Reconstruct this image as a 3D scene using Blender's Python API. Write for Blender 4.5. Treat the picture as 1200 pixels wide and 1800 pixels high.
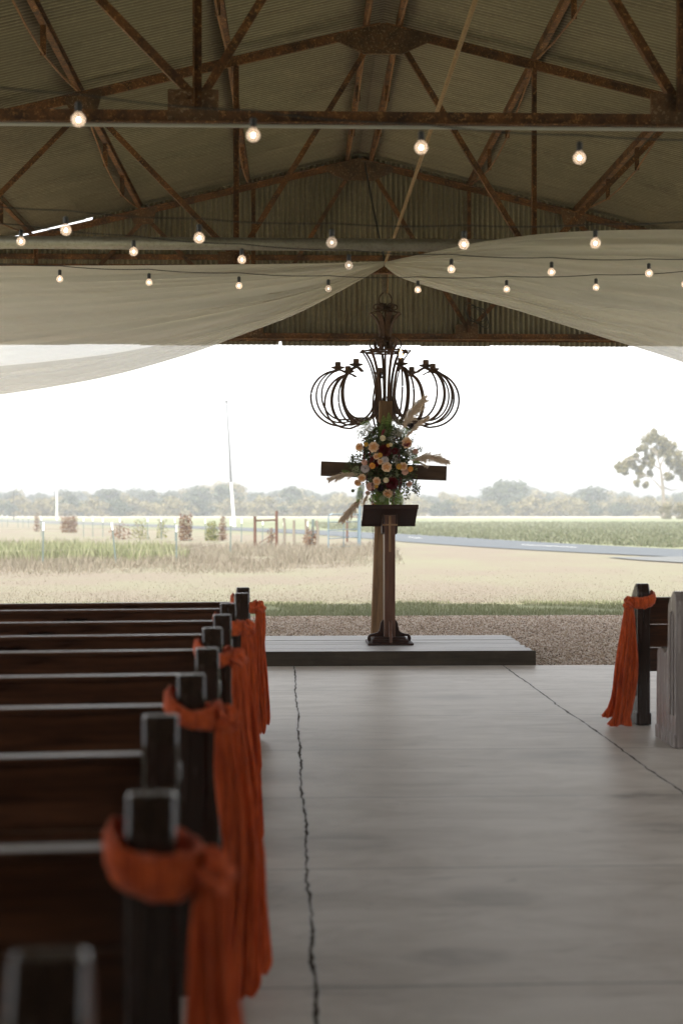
import bpy, bmesh, math, random
import numpy as np
from mathutils import Vector, Matrix, noise
R = math.radians
random.seed(7); HAZE = 0.0006
scene = bpy.context.scene
for o in list(bpy.data.objects):
    bpy.data.objects.remove(o)
col = scene.collection

# ------------------------------------------------------------------ camera
YAW = math.atan(100/2500)
cam_d = bpy.data.cameras.new('camera'); cam = bpy.data.objects.new('camera', cam_d); col.objects.link(cam)
cam.location = (0, 0, 1.5)
cam.rotation_euler = (R(90) - 2/2500, 0, -YAW)
cam_d.sensor_fit = 'HORIZONTAL'; cam_d.sensor_width = 24; cam_d.lens = 50
cam_d.clip_start = 0.05; cam_d.clip_end = 4000
cam_d.dof.use_dof = True; cam_d.dof.focus_distance = 14.8; cam_d.dof.aperture_fstop = 2.0
scene.camera = cam

# ------------------------------------------------------------------ sky and sun
SUN_DIR = Vector((0.14, 0.54, -1.0)).normalized()      # the way the light travels
el = math.asin(-SUN_DIR.z); az = math.atan2(-SUN_DIR.x, -SUN_DIR.y)
w = bpy.data.worlds.new('World'); scene.world = w; w.use_nodes = True
nt = w.node_tree; nt.nodes.clear()
sk = nt.nodes.new('ShaderNodeTexSky'); sk.sky_type = 'NISHITA'; sk.sun_disc = False
sk.sun_elevation = el; sk.sun_rotation = az; sk.dust_density = 3.0; sk.air_density = 1.0; sk.ozone_density = 1.0
bg = nt.nodes.new('ShaderNodeBackground'); bg.inputs[1].default_value = 0.135
wo = nt.nodes.new('ShaderNodeOutputWorld')
hs_ = nt.nodes.new('ShaderNodeHueSaturation'); hs_.inputs['Saturation'].default_value = 0.12
nt.links.new(sk.outputs[0], hs_.inputs['Color']); nt.links.new(hs_.outputs[0], bg.inputs[0]); nt.links.new(bg.outputs[0], wo.inputs[0])
sd = bpy.data.lights.new('sun', 'SUN'); sd.energy = 3.0; sd.angle = R(0.6); sd.color = (1.0, 0.95, 0.87)
so = bpy.data.objects.new('sun', sd); col.objects.link(so)
so.rotation_euler = SUN_DIR.to_track_quat('-Z', 'Y').to_euler()
scene.view_settings.view_transform = 'Standard'; scene.view_settings.look = 'None'
scene.view_settings.gamma = 1.0; scene.view_settings.exposure = 1.87
scene.cycles.max_bounces = 10; scene.cycles.diffuse_bounces = 5; scene.cycles.transparent_max_bounces = 24
scene.cycles.volume_bounces = 1
scene.cycles.sample_clamp_indirect = 6

# ------------------------------------------------------------------ helpers
def P(px, py, Y):
    """world point at world depth Y seen at photo position (px, py)"""
    dx = (px - 600)/2500; dz = (898 - py)/2500
    t = Y/(-dx*math.sin(YAW) + math.cos(YAW))
    return Vector((t*(dx*math.cos(YAW) + math.sin(YAW)), Y, 1.5 + t*dz))
def tag(o, label=None, cat=None, group=None, kind=None):
    if label: o['label'] = label
    if cat: o['category'] = cat
    if group: o['group'] = group
    if kind: o['kind'] = kind
    return o
def empty(name, loc=(0, 0, 0), label=None, cat=None, group=None, rot=(0, 0, 0)):
    o = bpy.data.objects.new(name, None); col.objects.link(o)
    o.location = loc; o.rotation_euler = rot; o.empty_display_size = .1
    return tag(o, label, cat, group)
def copy_tree(o, parent=None):
    c = o.copy(); col.objects.link(c); c.parent = parent
    for ch in o.children: copy_tree(ch, c)
    return c
def basis(d, up=(0, 0, 1)):
    d = Vector(d).normalized(); u = Vector(up)
    if abs(d.dot(u.normalized())) > .99: u = Vector((0, 1, 0)) if abs(d.y) < .9 else Vector((1, 0, 0))
    s = d.cross(u).normalized(); u = s.cross(d).normalized()
    return d, s, u
class MB:
    def __init__(self): self.v = []; self.f = []; self.m = []
    def add(self, vs, fs, mi=0):
        n = len(self.v); self.v += [tuple(a) for a in vs]; self.f += [tuple(i+n for i in f) for f in fs]; self.m += [mi]*len(fs)
        return self
    def box(self, c, s, rz=0, mi=0, tilt=None):
        M = Matrix.Rotation(rz, 3, 'Z')
        if tilt: M = M @ tilt
        vs = [Vector(c) + M @ Vector((x*s[0]/2, y*s[1]/2, z*s[2]/2)) for x in (-1, 1) for y in (-1, 1) for z in (-1, 1)]
        return self.add(vs, [(0,1,3,2), (4,6,7,5), (0,4,5,1), (2,3,7,6), (0,2,6,4), (1,5,7,3)], mi)
    def bbox(self, a, b, mi=0):
        return self.box([(a[i]+b[i])/2 for i in range(3)], [abs(b[i]-a[i]) for i in range(3)], 0, mi)
    def extr(self, p0, p1, prof, up=(0, 0, 1), mi=0):
        p0 = Vector(p0); p1 = Vector(p1); d, s, u = basis(p1-p0, up); n = len(prof)
        vs = [p + s*a + u*b for p in (p0, p1) for a, b in prof]
        fs = [(i, (i+1) % n, n+(i+1) % n, n+i) for i in range(n)] + [tuple(range(n))[::-1], tuple(range(n, 2*n))]
        return self.add(vs, fs, mi)
    def bar(self, p0, p1, w, h, up=(0, 0, 1), mi=0):
        return self.extr(p0, p1, [(-w/2, -h/2), (w/2, -h/2), (w/2, h/2), (-w/2, h/2)], up, mi)
    def angle(self, p0, p1, a, t=.01, up=(0, 0, 1), flip=1, mi=0):   # rolled steel angle
        f = flip
        return self.extr(p0, p1, [(0, 0), (f*a, 0), (f*a, t), (f*t, t), (f*t, a), (0, a)], up, mi)
    def tube(self, pts, r, n=8, mi=0, closed=False, flat=1.0, up=(0, 0, 1)):
        pts = [Vector(p) for p in pts]; m = len(pts); vs = []; rr = r if hasattr(r, '__len__') else [r]*m
        for i, p in enumerate(pts):
            a = pts[(i-1) % m] if (closed or i > 0) else p
            b = pts[(i+1) % m] if (closed or i < m-1) else p
            d, s, u = basis(b-a, up)
            for k in range(n):
                t = 2*math.pi*k/n
                vs.append(p + s*math.cos(t)*rr[i]*flat + u*math.sin(t)*rr[i])
        fs = []
        for i in range(m if closed else m-1):
            j = (i+1) % m
            for k in range(n): fs.append((i*n+k, i*n+(k+1) % n, j*n+(k+1) % n, j*n+k))
        if not closed: fs += [tuple(range(n))[::-1], tuple(range((m-1)*n, m*n))]
        return self.add(vs, fs, mi)
    def ribbon(self, pts, side, w, t, mi=0):
        """flat strap following pts, its width along side"""
        pts = [Vector(p) for p in pts]; side = Vector(side).normalized(); vs = []; m = len(pts)
        for i, p in enumerate(pts):
            d = (pts[min(i+1, m-1)] - pts[max(i-1, 0)]).normalized(); nrm = d.cross(side).normalized()
            for a, b in ((-1,-1), (1,-1), (1,1), (-1,1)): vs.append(p + side*a*w/2 + nrm*b*t/2)
        fs = [(i*4+k, i*4+(k+1) % 4, (i+1)*4+(k+1) % 4, (i+1)*4+k) for i in range(m-1) for k in range(4)]
        fs += [(3,2,1,0), tuple(range((m-1)*4, m*4))]
        return self.add(vs, fs, mi)
    def lathe(self, prof, c=(0, 0, 0), n=16, mi=0, sx=1, sy=1):
        vs = []; c = Vector(c); m = len(prof)
        for r, z in prof:
            for k in range(n):
                t = 2*math.pi*k/n; vs.append(c + Vector((r*math.cos(t)*sx, r*math.sin(t)*sy, z)))
        fs = [(i*n+k, i*n+(k+1) % n, (i+1)*n+(k+1) % n, (i+1)*n+k) for i in range(m-1) for k in range(n)]
        if prof[0][0] > 1e-5: fs.append(tuple(range(n))[::-1])
        if prof[-1][0] > 1e-5: fs.append(tuple(range((m-1)*n, m*n)))
        return self.add(vs, fs, mi)
    def poly(self, pts, t, n, mi=0):
        """flat outline pts given thickness t along n"""
        n = Vector(n).normalized(); k = len(pts); vs = [Vector(p)-n*t/2 for p in pts] + [Vector(p)+n*t/2 for p in pts]
        fs = [tuple(range(k))[::-1], tuple(range(k, 2*k))] + [(i, (i+1) % k, k+(i+1) % k, k+i) for i in range(k)]
        return self.add(vs, fs, mi)
    def build(self, name, mat, parent=None, smooth=False, bevel=0, segs=1, kind=None):
        me = bpy.data.meshes.new(name); me.from_pydata(self.v, [], self.f)
        mats = mat if isinstance(mat, (list, tuple)) else [mat]
        for a in mats: me.materials.append(a)
        if len(mats) > 1: me.polygons.foreach_set('material_index', self.m)
        bm = bmesh.new(); bm.from_mesh(me)
        if bevel:
            bmesh.ops.recalc_face_normals(bm, faces=bm.faces)
            ed = [e for e in bm.edges if len(e.link_faces) == 2 and e.calc_face_angle(0) > .5]
            bmesh.ops.bevel(bm, geom=ed, offset=bevel, segments=segs, affect='EDGES', profile=.7)
        bmesh.ops.recalc_face_normals(bm, faces=bm.faces)
        bm.to_mesh(me); bm.free()
        if smooth: me.polygons.foreach_set('use_smooth', [True]*len(me.polygons))
        me.update()
        o = bpy.data.objects.new(name, me); col.objects.link(o); o.parent = parent
        if kind: o['kind'] = kind
        return o
def fast_mesh(name, V, F, mat, parent=None, smooth=False, mi=None):
    """numpy vertices (n,3) and faces (m,k)"""
    V = np.asarray(V, dtype=np.float32); F = np.asarray(F, dtype=np.int32); k = F.shape[1]
    me = bpy.data.meshes.new(name); me.vertices.add(len(V)); me.vertices.foreach_set('co', V.ravel())
    me.loops.add(F.size); me.loops.foreach_set('vertex_index', F.ravel())
    me.polygons.add(len(F)); me.polygons.foreach_set('loop_start', np.arange(0, F.size, k, dtype=np.int32))
    for a in (mat if isinstance(mat, (list, tuple)) else [mat]): me.materials.append(a)
    if mi is not None: me.polygons.foreach_set('material_index', np.asarray(mi, dtype=np.int32))
    if smooth: me.polygons.foreach_set('use_smooth', [True]*len(F))
    me.update(calc_edges=True); me.validate()
    o = bpy.data.objects.new(name, me); col.objects.link(o); o.parent = parent
    return o
def arc(c, r, a0, a1, n, ax=(1, 0, 0), ay=(0, 0, 1), ry=None):
    c = Vector(c); ax = Vector(ax); ay = Vector(ay); ry = ry or r
    return [c + ax*math.cos(R(a0+(a1-a0)*i/n))*r + ay*math.sin(R(a0+(a1-a0)*i/n))*ry for i in range(n+1)]
def spline(pts, n=8):
    pts = [Vector(p) for p in pts]; out = []
    for i in range(len(pts)-1):
        p0 = pts[max(i-1, 0)]; p1 = pts[i]; p2 = pts[i+1]; p3 = pts[min(i+2, len(pts)-1)]
        for k in range(n):
            t = k/n
            out.append(.5*((2*p1) + (p2-p0)*t + (2*p0-5*p1+4*p2-p3)*t*t + (3*p1-p0-3*p2+p3)*t**3))
    return out + [pts[-1]]

# ------------------------------------------------------------------ materials
class NT:
    def __init__(self, name):
        self.mat = bpy.data.materials.new(name); self.mat.use_nodes = True
        self.t = self.mat.node_tree; self.b = self.t.nodes['Principled BSDF']; self.o = self.t.nodes['Material Output']
    def n(self, kind, **kw):
        nd = self.t.nodes.new('ShaderNode'+kind)
        for k, v in kw.items():
            if k[0] == '_': setattr(nd, k[1:], v)
            else:
                key = int(k[1:]) if k[0] == 'i' and k[1:].isdigit() else k
                nd.inputs[key].default_value = v
        return nd
    def l(self, a, b, ): self.t.links.new(a, b)
    def coord(self, scale=(1, 1, 1), kind='Object', rot=(0, 0, 0)):
        tc = self.n('TexCoord'); mp = self.n('Mapping'); mp.inputs['Scale'].default_value = scale; mp.inputs['Rotation'].default_value = rot
        self.l(tc.outputs[kind], mp.inputs[0]); return mp.outputs[0]
    def noise(self, vec, scale, detail=4, rough=.55, dist=0):
        nd = self.n('TexNoise', Scale=scale, Detail=detail, Roughness=rough, Distortion=dist); self.l(vec, nd.inputs['Vector']); return nd.outputs['Fac']
    def ramp(self, fac, stops, interp='LINEAR'):
        nd = self.n('ValToRGB'); nd.color_ramp.interpolation = interp; els = nd.color_ramp.elements
        while len(els) < len(stops): els.new(.5)
        for e, (p, c) in zip(els, stops): e.position = p; e.color = (c, c, c, 1) if not hasattr(c, '__len__') else (*c, 1)
        self.l(fac, nd.inputs[0]); return nd.outputs[0]
    def mix(self, fac, a, b, mode='MIX'):
        nd = self.n('MixRGB', _blend_type=mode)
        for i, x in enumerate((fac, a, b)):
            if isinstance(x, bpy.types.NodeSocket): self.l(x, nd.inputs[i])
            elif hasattr(x, '__len__'): nd.inputs[i].default_value = (*x, 1)
            else: nd.inputs[i].default_value = x if i == 0 else (x, x, x, 1)
        return nd.outputs[0]
    def math(self, op, a, b=0.0, c=0.0):
        nd = self.n('Math', _operation=op)
        for i, x in enumerate((a, b, c)):
            if isinstance(x, bpy.types.NodeSocket): self.l(x, nd.inputs[i])
            else: nd.inputs[i].default_value = x
        return nd.outputs[0]
    def bump(self, h, strength=.3, dist=.01):
        nd = self.n('Bump', Strength=strength, Distance=dist); self.l(h, nd.inputs['Height']); self.l(nd.outputs[0], self.b.inputs['Normal']); return nd
    def set(self, color=None, rough=None, metal=None, spec=None):
        for k, x in (('Base Color', color), ('Roughness', rough), ('Metallic', metal), ('Specular IOR Level', spec)):
            if x is None: continue
            if isinstance(x, bpy.types.NodeSocket): self.l(x, self.b.inputs[k])
            elif hasattr(x, '__len__'): self.b.inputs[k].default_value = (*x, 1)
            else: self.b.inputs[k].default_value = x
        return self.mat

def m_rust(name, dark=(.022, .010, .006), mid=(.17, .066, .020), light=(.50, .25, .09)):
    g = NT(name); v = g.coord(kind='Object')
    a = g.noise(v, 6, 8, .7); b = g.noise(v, 38, 6, .75)
    c = g.ramp(a, [(.3, dark), (.55, mid), (.75, dark)])
    k = g.ramp(b, [(.54, 0.0), (.63, 1.0)])
    c2 = g.mix(g.math('MULTIPLY', k, .75), c, light)
    c2 = g.mix(g.ramp(g.noise(v, 3.1, 5, .7), [(.45, 0.0), (.62, .65)]), c2, dark)
    g.bump(g.math('ADD', b, g.math('MULTIPLY', a, .5)), .6, .006)
    return g.set(c2, .8, .15)
def m_wood(name, c1, c2, rough=.35, scale=1.0, axis='Z', spec=.5, worn=0.0):
    g = NT(name)
    sc = {'Z': (14, 14, .9), 'X': (.9, 14, 14), 'Y': (14, .9, 14)}[axis]; sc = tuple(s*scale for s in sc)
    v = g.coord(sc); a = g.noise(v, 2.2, 6, .6, .6); b = g.noise(g.coord(tuple(s*5 for s in sc)), 3, 3, .6)
    f = g.math('ADD', g.math('MULTIPLY', a, .75), g.math('MULTIPLY', b, .25))
    c = g.ramp(f, [(.33, c1), (.5, [(x+y)/2 for x, y in zip(c1, c2)]), (.68, c2)])
    if worn:
        wv = g.noise(g.coord((2, 2, 2)), 3, 6, .7)
        c = g.mix(g.math('MULTIPLY', g.ramp(wv, [(.5, 0.0), (.7, 1.0)]), worn), c, (.18, .15, .12))
    g.bump(f, .25, .004)
    r = g.ramp(a, [(.3, rough*.85), (.7, min(1, rough*1.25))])
    return g.set(c, r, 0, spec)
M = {}
M['rust'] = m_rust('rusty_steel')
M['rust_light'] = m_rust('orange_rust_rod', (.10, .045, .02), (.26, .12, .045), (.36, .22, .12))
M['rust_plate'] = m_rust('scaly_rusty_plate', (.035, .018, .010), (.15, .07, .028), (.42, .30, .18))

def m_corr(name, base, dark, stain, seam_axis):
    g = NT(name); v = g.coord()
    a = g.noise(v, .9, 7, .65); b = g.noise(g.coord((7, 1, 1) if seam_axis == 'wall' else (1, 7, 1)), 1.4, 6, .7); c = g.noise(v, 22, 5, .7)
    col1 = g.mix(g.ramp(a, [(.35, 0.0), (.65, 1.0)]), base, dark)
    col2 = g.mix(g.math('MULTIPLY', g.ramp(b, [(.5, 0.0), (.72, 1.0)]), .7), col1, stain)
    col3 = g.mix(g.math('MULTIPLY', g.ramp(c, [(.5, 0.0), (.75, 1.0)]), .45), col2, [x*1.8 for x in base])
    sx = g.n('SeparateXYZ'); g.l(v, sx.inputs[0]); ax_ = sx.outputs[0 if seam_axis == 'wall' else 1]
    wv = g.math('SINE', g.math('MULTIPLY', ax_, 2*math.pi/.0735))           # rib shade painted into the valleys of the sheet
    col3 = g.mix(g.math('MULTIPLY', g.ramp(wv, [(.25, 1.0), (.8, 0.0)]), g.math('MULTIPLY_ADD', b, .5, .35)), col3, [x*.38 for x in dark])
    lap = g.noise(g.coord((.001, 1.4, .001) if seam_axis != 'wall' else (1.4, .001, .001)), 1.0, 1, .4)
    col3 = g.mix(g.ramp(lap, [(.42, 0.0), (.58, .45)]), col3, dark)
    g.bump(c, .15, .003)
    return g.set(col3, .62, .35)
M['roof'] = m_corr('weathered_roof_sheet', (.32, .27, .175), (.20, .165, .105), (.16, .09, .045), 'roof')
M['gable'] = m_corr('weathered_gable_sheet', (.40, .34, .235), (.22, .18, .115), (.19, .10, .045), 'wall')
g = NT('galvanised_steel'); v = g.coord(); a = g.noise(v, 30, 4, .7); b = g.noise(v, 2.5, 5, .6)
c = g.mix(g.ramp(b, [(.35, 0.0), (.65, 1.0)]), (.22, .20, .165), (.30, .28, .24)); c = g.mix(g.math('MULTIPLY', g.ramp(a, [(.45, 0.0), (.7, 1.0)]), .5), c, (.14, .10, .07))
M['galv'] = g.set(c, .5, .5)
g = NT('pale_conduit'); M['conduit'] = g.set((.42, .40, .36), .5, .2)

# concrete floor: trowelled, blotchy, long cracks along two joints
g = NT('old_concrete'); v = g.coord()
sep = g.n('SeparateXYZ'); g.l(v, sep.inputs[0]); X, Y = sep.outputs[0], sep.outputs[1]
n1 = g.noise(v, .55, 6, .6); n2 = g.noise(g.coord((.35, 2.2, 1)), 1.3, 6, .62, .4); n3 = g.noise(v, 60, 4, .7); n4 = g.noise(g.coord((.5, 1.6, 1), rot=(0, 0, .12)), 1.1, 7, .7, 1.2)
c = g.mix(g.ramp(n1, [(.35, 0.0), (.65, 1.0)]), (.62, .56, .495), (.68, .62, .55))
c = g.mix(g.ramp(n2, [(.38, 0.0), (.66, .6)]), c, (.47, .41, .345))
c = g.mix(g.math('MULTIPLY', g.ramp(n4, [(.60, 0.0), (.72, 1.0)]), .5), c, (.16, .145, .13))
c = g.mix(g.math('MULTIPLY', n3, .22), c, (.3, .3, .3))
pit = g.noise(v, 150, 2, .5); c = g.mix(g.math('MULTIPLY', g.ramp(pit, [(.66, 0.0), (.72, 1.0)]), .5), c, (.16, .14, .12))
st = g.noise(g.coord((.8, 2.6, 1), rot=(0, 0, -.2)), 2.3, 8, .75, 1.5); c = g.mix(g.math('MULTIPLY', g.ramp(st, [(.60, 0.0), (.70, 1.0)]), .7), c, (.22, .195, .165))
blot = g.noise(g.coord((1, 1.9, 1)), 1.9, 7, .68, .8); c = g.mix(g.ramp(blot, [(.44, 0.0), (.66, .55)]), c, (.36, .31, .255))
for sx_, sy_, rx_, ry_, k_ in ((.27, 6.44, .26, .22, .95), (1.92, 7.35, .32, .20, .8), (.80, 5.5, .22, .16, .5), (.30, 4.42, .22, .13, .95), (1.8, 6.65, .3, .16, .7), (1.3, 11.4, .4, .25, .4), (.6, 4.75, .2, .12, .6), (1.75, 8.6, .45, .3, .6), (.35, 8.9, .3, .3, .35)):
    dx_ = g.math('DIVIDE', g.math('SUBTRACT', X, sx_), rx_); dy_ = g.math('DIVIDE', g.math('SUBTRACT', Y, sy_), ry_)
    d2 = g.math('ADD', g.math('ADD', g.math('MULTIPLY', dx_, dx_), g.math('MULTIPLY', dy_, dy_)), g.math('MULTIPLY', g.math('SUBTRACT', blot, .5), 4.0))
    c = g.mix(g.math('MULTIPLY', g.ramp(d2, [(0.0, k_), (1.0, 0.0)]), g.ramp(n4, [(.38, .15), (.58, 1.0)])), c, (.16, .135, .11))
sc2 = g.noise(g.coord((.6, 9, 1), rot=(0, 0, .1)), 1.6, 5, .7, .5); c = g.mix(g.math('MULTIPLY', g.ramp(sc2, [(.60, 0.0), (.68, 1.0)]), .4), c, (.22, .18, .14))
jag = g.noise(g.coord((6, 6, 6)), 1.0, 5, .7); jag2 = g.noise(g.coord((1, 1, 1)), .8, 2, .5)
wig = g.math('ADD', g.math('MULTIPLY', g.math('SUBTRACT', jag, .5), .055), g.math('MULTIPLY', g.math('SUBTRACT', jag2, .5), .05))
wid = g.noise(g.coord((3, 3, 3)), 1.7, 3, .6)
def crack(x0, wmin, wvar):
    d = g.math('ABSOLUTE', g.math('SUBTRACT', g.math('ADD', X, wig), x0))
    ww = g.math('ADD', g.math('MULTIPLY', g.ramp(wid, [(.35, 0.0), (.7, 1.0)]), wvar), wmin)
    return g.math('LESS_THAN', d, ww)
cr = g.math('MAXIMUM', crack(.095, .0024, .0070), crack(2.11, .0024, .0065))
def halo(x0):
    d = g.math('ABSOLUTE', g.math('SUBTRACT', g.math('ADD', X, wig), x0))
    return g.math('LESS_THAN', d, .018)
c = g.mix(g.math('MULTIPLY', g.math('MAXIMUM', halo(.095), halo(2.11)), .35), c, (.44, .43, .41))
c = g.mix(cr, c, (.05, .04, .03))
jy = g.math('LESS_THAN', g.math('ABSOLUTE', g.math('SUBTRACT', g.math('MODULO', g.math('ADD', Y, g.math('ADD', .71, g.math('MULTIPLY', g.math('SUBTRACT', jag2, .5), .05))), 1.48), .74)), .0065)
c = g.mix(g.math('MULTIPLY', g.math('MULTIPLY', jy, g.ramp(jag, [(.25, .5), (.6, 1.0)])), .85), c, (.14, .13, .11))
rr = .46
g.bump(g.math('SUBTRACT', g.math('MULTIPLY', n3, .3), g.math('MULTIPLY', cr, 2.0)), .22, .006)
M['concrete'] = g.set(c, rr, 0, g.math('MULTIPLY', g.math('SUBTRACT', 1.0, cr), .45))

# gravel
g = NT('pea_gravel'); v = g.coord()
vo = g.n('TexVoronoi', Scale=42.0); g.l(v, vo.inputs['Vector'])
hs = g.n('SeparateColor'); g.l(vo.outputs['Color'], hs.inputs[0])
c = g.ramp(hs.outputs[0], [(0, (.12, .08, .055)), (.3, (.42, .30, .21)), (.6, (.58, .46, .37)), (.85, (.70, .60, .51)), (1, (.80, .73, .66))])
big = g.noise(v, .7, 4, .6); c = g.mix(g.math('MULTIPLY', big, .35), c, (.34, .26, .20))
g.bump(vo.outputs['Distance'], .9, -.012)
M['gravel'] = g.set(c, .85)
g = NT('gravel_stone'); oi = g.n('ObjectInfo'); gp = g.n('NewGeometry')
c = g.ramp(gp.outputs['Random Per Island'], [(0, (.13, .085, .055)), (.35, (.40, .29, .20)), (.7, (.58, .47, .38)), (1, (.78, .71, .64))]); M['stone'] = g.set(c, .8)

# field ground: one sheet; bands of turf, hay and crop by distance along Y
g = NT('field_grass'); v = g.coord(); sep = g.n('SeparateXYZ'); g.l(v, sep.inputs[0]); Y = sep.outputs[1]; X = sep.outputs[0]
wob = g.math('MULTIPLY', g.math('SUBTRACT', g.noise(v, .35, 5, .65), .5), 3.0)
wob2 = g.math('MULTIPLY', g.math('SUBTRACT', g.noise(g.coord((.02, .05, 1)), 1.0, 5, .6), .5), 26.0)
y1 = g.math('ADD', Y, wob); y2 = g.math('ADD', Y, wob2)
fine = g.noise(g.coord((5, 2, 1)), 5, 6, .75); patch = g.noise(g.coord((1, .6, 1)), .22, 6, .62); far = g.noise(g.coord((.05, .016, 1)), 1.0, 7, .7)
green = g.mix(fine, (.15, .165, .08), (.29, .29, .17))
straw = g.mix(fine, (.1122, .0944, .0712), (.1471, .1277, .1006))
c = g.mix(g.ramp(g.math('DIVIDE', y1, 40), [(.575, 0.0), (.62, 1.0)]), green, straw)
c = g.mix(g.math('MULTIPLY', g.ramp(patch, [(.42, 0.0), (.62, 1.0)]), .7), c, g.mix(fine, (.11, .115, .07), (.16, .158, .108)))
crop = g.mix(far, (.1008, .1159, .0630), (.1386, .1470, .0882)); crop = g.mix(g.math('MULTIPLY', g.ramp(far, [(.5, 0.0), (.66, 1.0)]), .6), crop, (.1596, .1386, .0966))
fm = g.math('MULTIPLY', g.ramp(g.math('DIVIDE', g.math('ADD', Y, g.math('MULTIPLY', X, 2.6)), 200), [(.42, 0.0), (.52, 1.0)]), 1.0)
c = g.mix(fm, c, crop)
c = g.mix(g.ramp(g.math('DIVIDE', y2, 1000), [(.30, 0.0), (.36, 1.0)]), c, (.24, .215, .18))
g.bump(fine, .5, .03)
M['field'] = g.set(c, .9, 0, .2)
g = NT('road_surface'); v = g.coord(); a = g.noise(v, 3, 6, .7); M['road'] = g.set(g.mix(a, (.0723, .0808, .0892), (.1020, .1105, .1190)), .95, 0, 0.0)
g = NT('bleached_gravel_road'); v = g.coord(); a = g.noise(v, 2, 6, .7); M['pale_road'] = g.set(g.mix(a, (.1020, .1062, .1062), (.1275, .1318, .1318)), .95, 0, 0.0)

def m_leaf(name, stops, transl=.35, rough=.6):
    g = NT(name); gp = g.n('NewGeometry'); c = g.ramp(gp.outputs['Random Per Island'], stops)
    g.set(c, rough, 0, .3)
    tr = g.n('BsdfTranslucent'); g.l(c, tr.inputs[0]); mx = g.n('MixShader', i0=transl)
    g.l(g.b.outputs[0], mx.inputs[1]); g.l(tr.outputs[0], mx.inputs[2]); g.l(mx.outputs[0], g.o.inputs[0])
    return g.mat
M['leaf_a'] = m_leaf('treeline_leaves_green', [(0, (.0119, .0229, .0102)), (.5, (.0255, .0391, .0153)), (1, (.0595, .0697, .0255))])
M['leaf_b'] = m_leaf('treeline_leaves_yellow', [(0, (.0638, .0595, .0221)), (.5, (.1275, .1088, .0425)), (1, (.1955, .1615, .0680))])
M['leaf_c'] = m_leaf('lone_tree_leaves', [(0, (.0510, .0476, .0136)), (.5, (.1190, .1020, .0289)), (1, (.2040, .1658, .0553))])
M['bark'] = m_wood('grey_bark', (.10, .08, .06), (.22, .19, .15), .9)
M['dry_grass'] = m_leaf('dry_grass_blades', [(0, (.1710, .1440, .1035)), (.5, (.2160, .1845, .1395)), (.85, (.2520, .2250, .1800)), (1, (.1800, .1800, .1170))], .3, .7)
M['green_grass'] = m_leaf('green_grass_blades', [(0, (.13, .145, .07)), (.6, (.21, .225, .12)), (1, (.30, .29, .18))], .3, .6)
M['crop'] = m_leaf('crop_leaves', [(0, (.0924, .1050, .0588)), (.6, (.1260, .1344, .0798)), (1, (.1596, .1554, .1008))], .3, .6)
M['vine'] = m_leaf('dead_vine', [(0, (.05, .025, .015)), (.6, (.12, .06, .035)), (1, (.19, .12, .06))], .2, .8)
M['vine_green'] = m_leaf('green_vine', [(0, (.04, .05, .015)), (.6, (.12, .13, .04)), (1, (.24, .22, .07))], .2, .8)

M['pew'] = m_wood('dark_varnished_pew', (.012, .0045, .0028), (.115, .043, .018), .31, 1.0, 'X', .45)
M['pew_end'] = m_wood('dark_varnished_pew_end', (.014, .008, .006), (.040, .023, .016), .24, 1.0, 'Z', .5)
M['pew_grey'] = m_wood('sheen_painted_pew_end', (.12, .10, .09), (.24, .20, .185), .24, 1.0, 'Z', .9)  # pale base colour stands in for sky sheen on the dark varnish
M['lect'] = m_wood('dark_lectern_wood', (.016, .007, .005), (.045, .018, .011), .5, 1.2, 'Z', .22)
M['lect_post'] = m_wood('brown_lectern_post', (.055, .023, .014), (.13, .058, .034), .32, 1.2, 'Z', .45)
M['inlay'] = m_wood('pale_inlay_wood', (.16, .08, .035), (.26, .14, .065), .5, 2, 'Z')
M['cross'] = m_wood('rough_cross_timber', (.085, .047, .024), (.24, .14, .072), .8, .8, 'Z', .15, .15)
M['cross_x'] = m_wood('rough_cross_beam', (.035, .020, .013), (.10, .058, .036), .8, .8, 'X', .12, .1)
M['deck'] = m_wood('grey_deck_boards', (.28, .26, .25), (.50, .48, .47), .45, .8, 'X', .5, .0)
M['deck_front'] = m_wood('dark_front_board', (.0216, .0162, .0108), (.0675, .0513, .0351), .7, .8, 'X', .15, .12)

g = NT('orange_gauze'); v = g.coord(); a = g.noise(g.coord((70, 70, 5)), 1.5, 5, .7)
c = g.mix(g.ramp(a, [(.35, 0.0), (.65, 1.0)]), (.44, .054, .009), (.92, .170, .035)); g.set(c, .85, 0, .15); g.b.inputs['Sheen Weight'].default_value = .3
tr = g.n('BsdfTranslucent'); g.l(c, tr.inputs[0]); mx = g.n('MixShader', i0=.28); g.l(g.b.outputs[0], mx.inputs[1]); g.l(tr.outputs[0], mx.inputs[2]); g.l(mx.outputs[0], g.o.inputs[0])
g.bump(g.noise(g.coord((110, 110, 7)), 1.2, 4, .7, .6), 1.0, .010)
M['scarf'] = g.mat
def m_gauze(name, alpha, colr):
    g = NT(name); a = g.noise(g.coord((1, 1, 1)), 130, 2, .6); b = g.noise(g.coord((.6, .6, 5)), 2, 4, .6)
    c = g.mix(b, colr, [x*.9 for x in colr]); df = g.n('BsdfDiffuse'); tr = g.n('BsdfTranslucent'); g.l(c, df.inputs[0]); g.l(c, tr.inputs[0])
    mx = g.n('MixShader', i0=.6); g.l(df.outputs[0], mx.inputs[1]); g.l(tr.outputs[0], mx.inputs[2])
    tp = g.n('BsdfTransparent'); m2 = g.n('MixShader'); g.l(g.math('MULTIPLY_ADD', a, .12, alpha-.06), m2.inputs[0])
    g.l(tp.outputs[0], m2.inputs[1]); g.l(mx.outputs[0], m2.inputs[2]); g.l(m2.outputs[0], g.o.inputs[0])
    return g.mat
M['drape_hem'] = m_gauze('sheer_drape_hem', .50, (.95, .90, .81))
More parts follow.
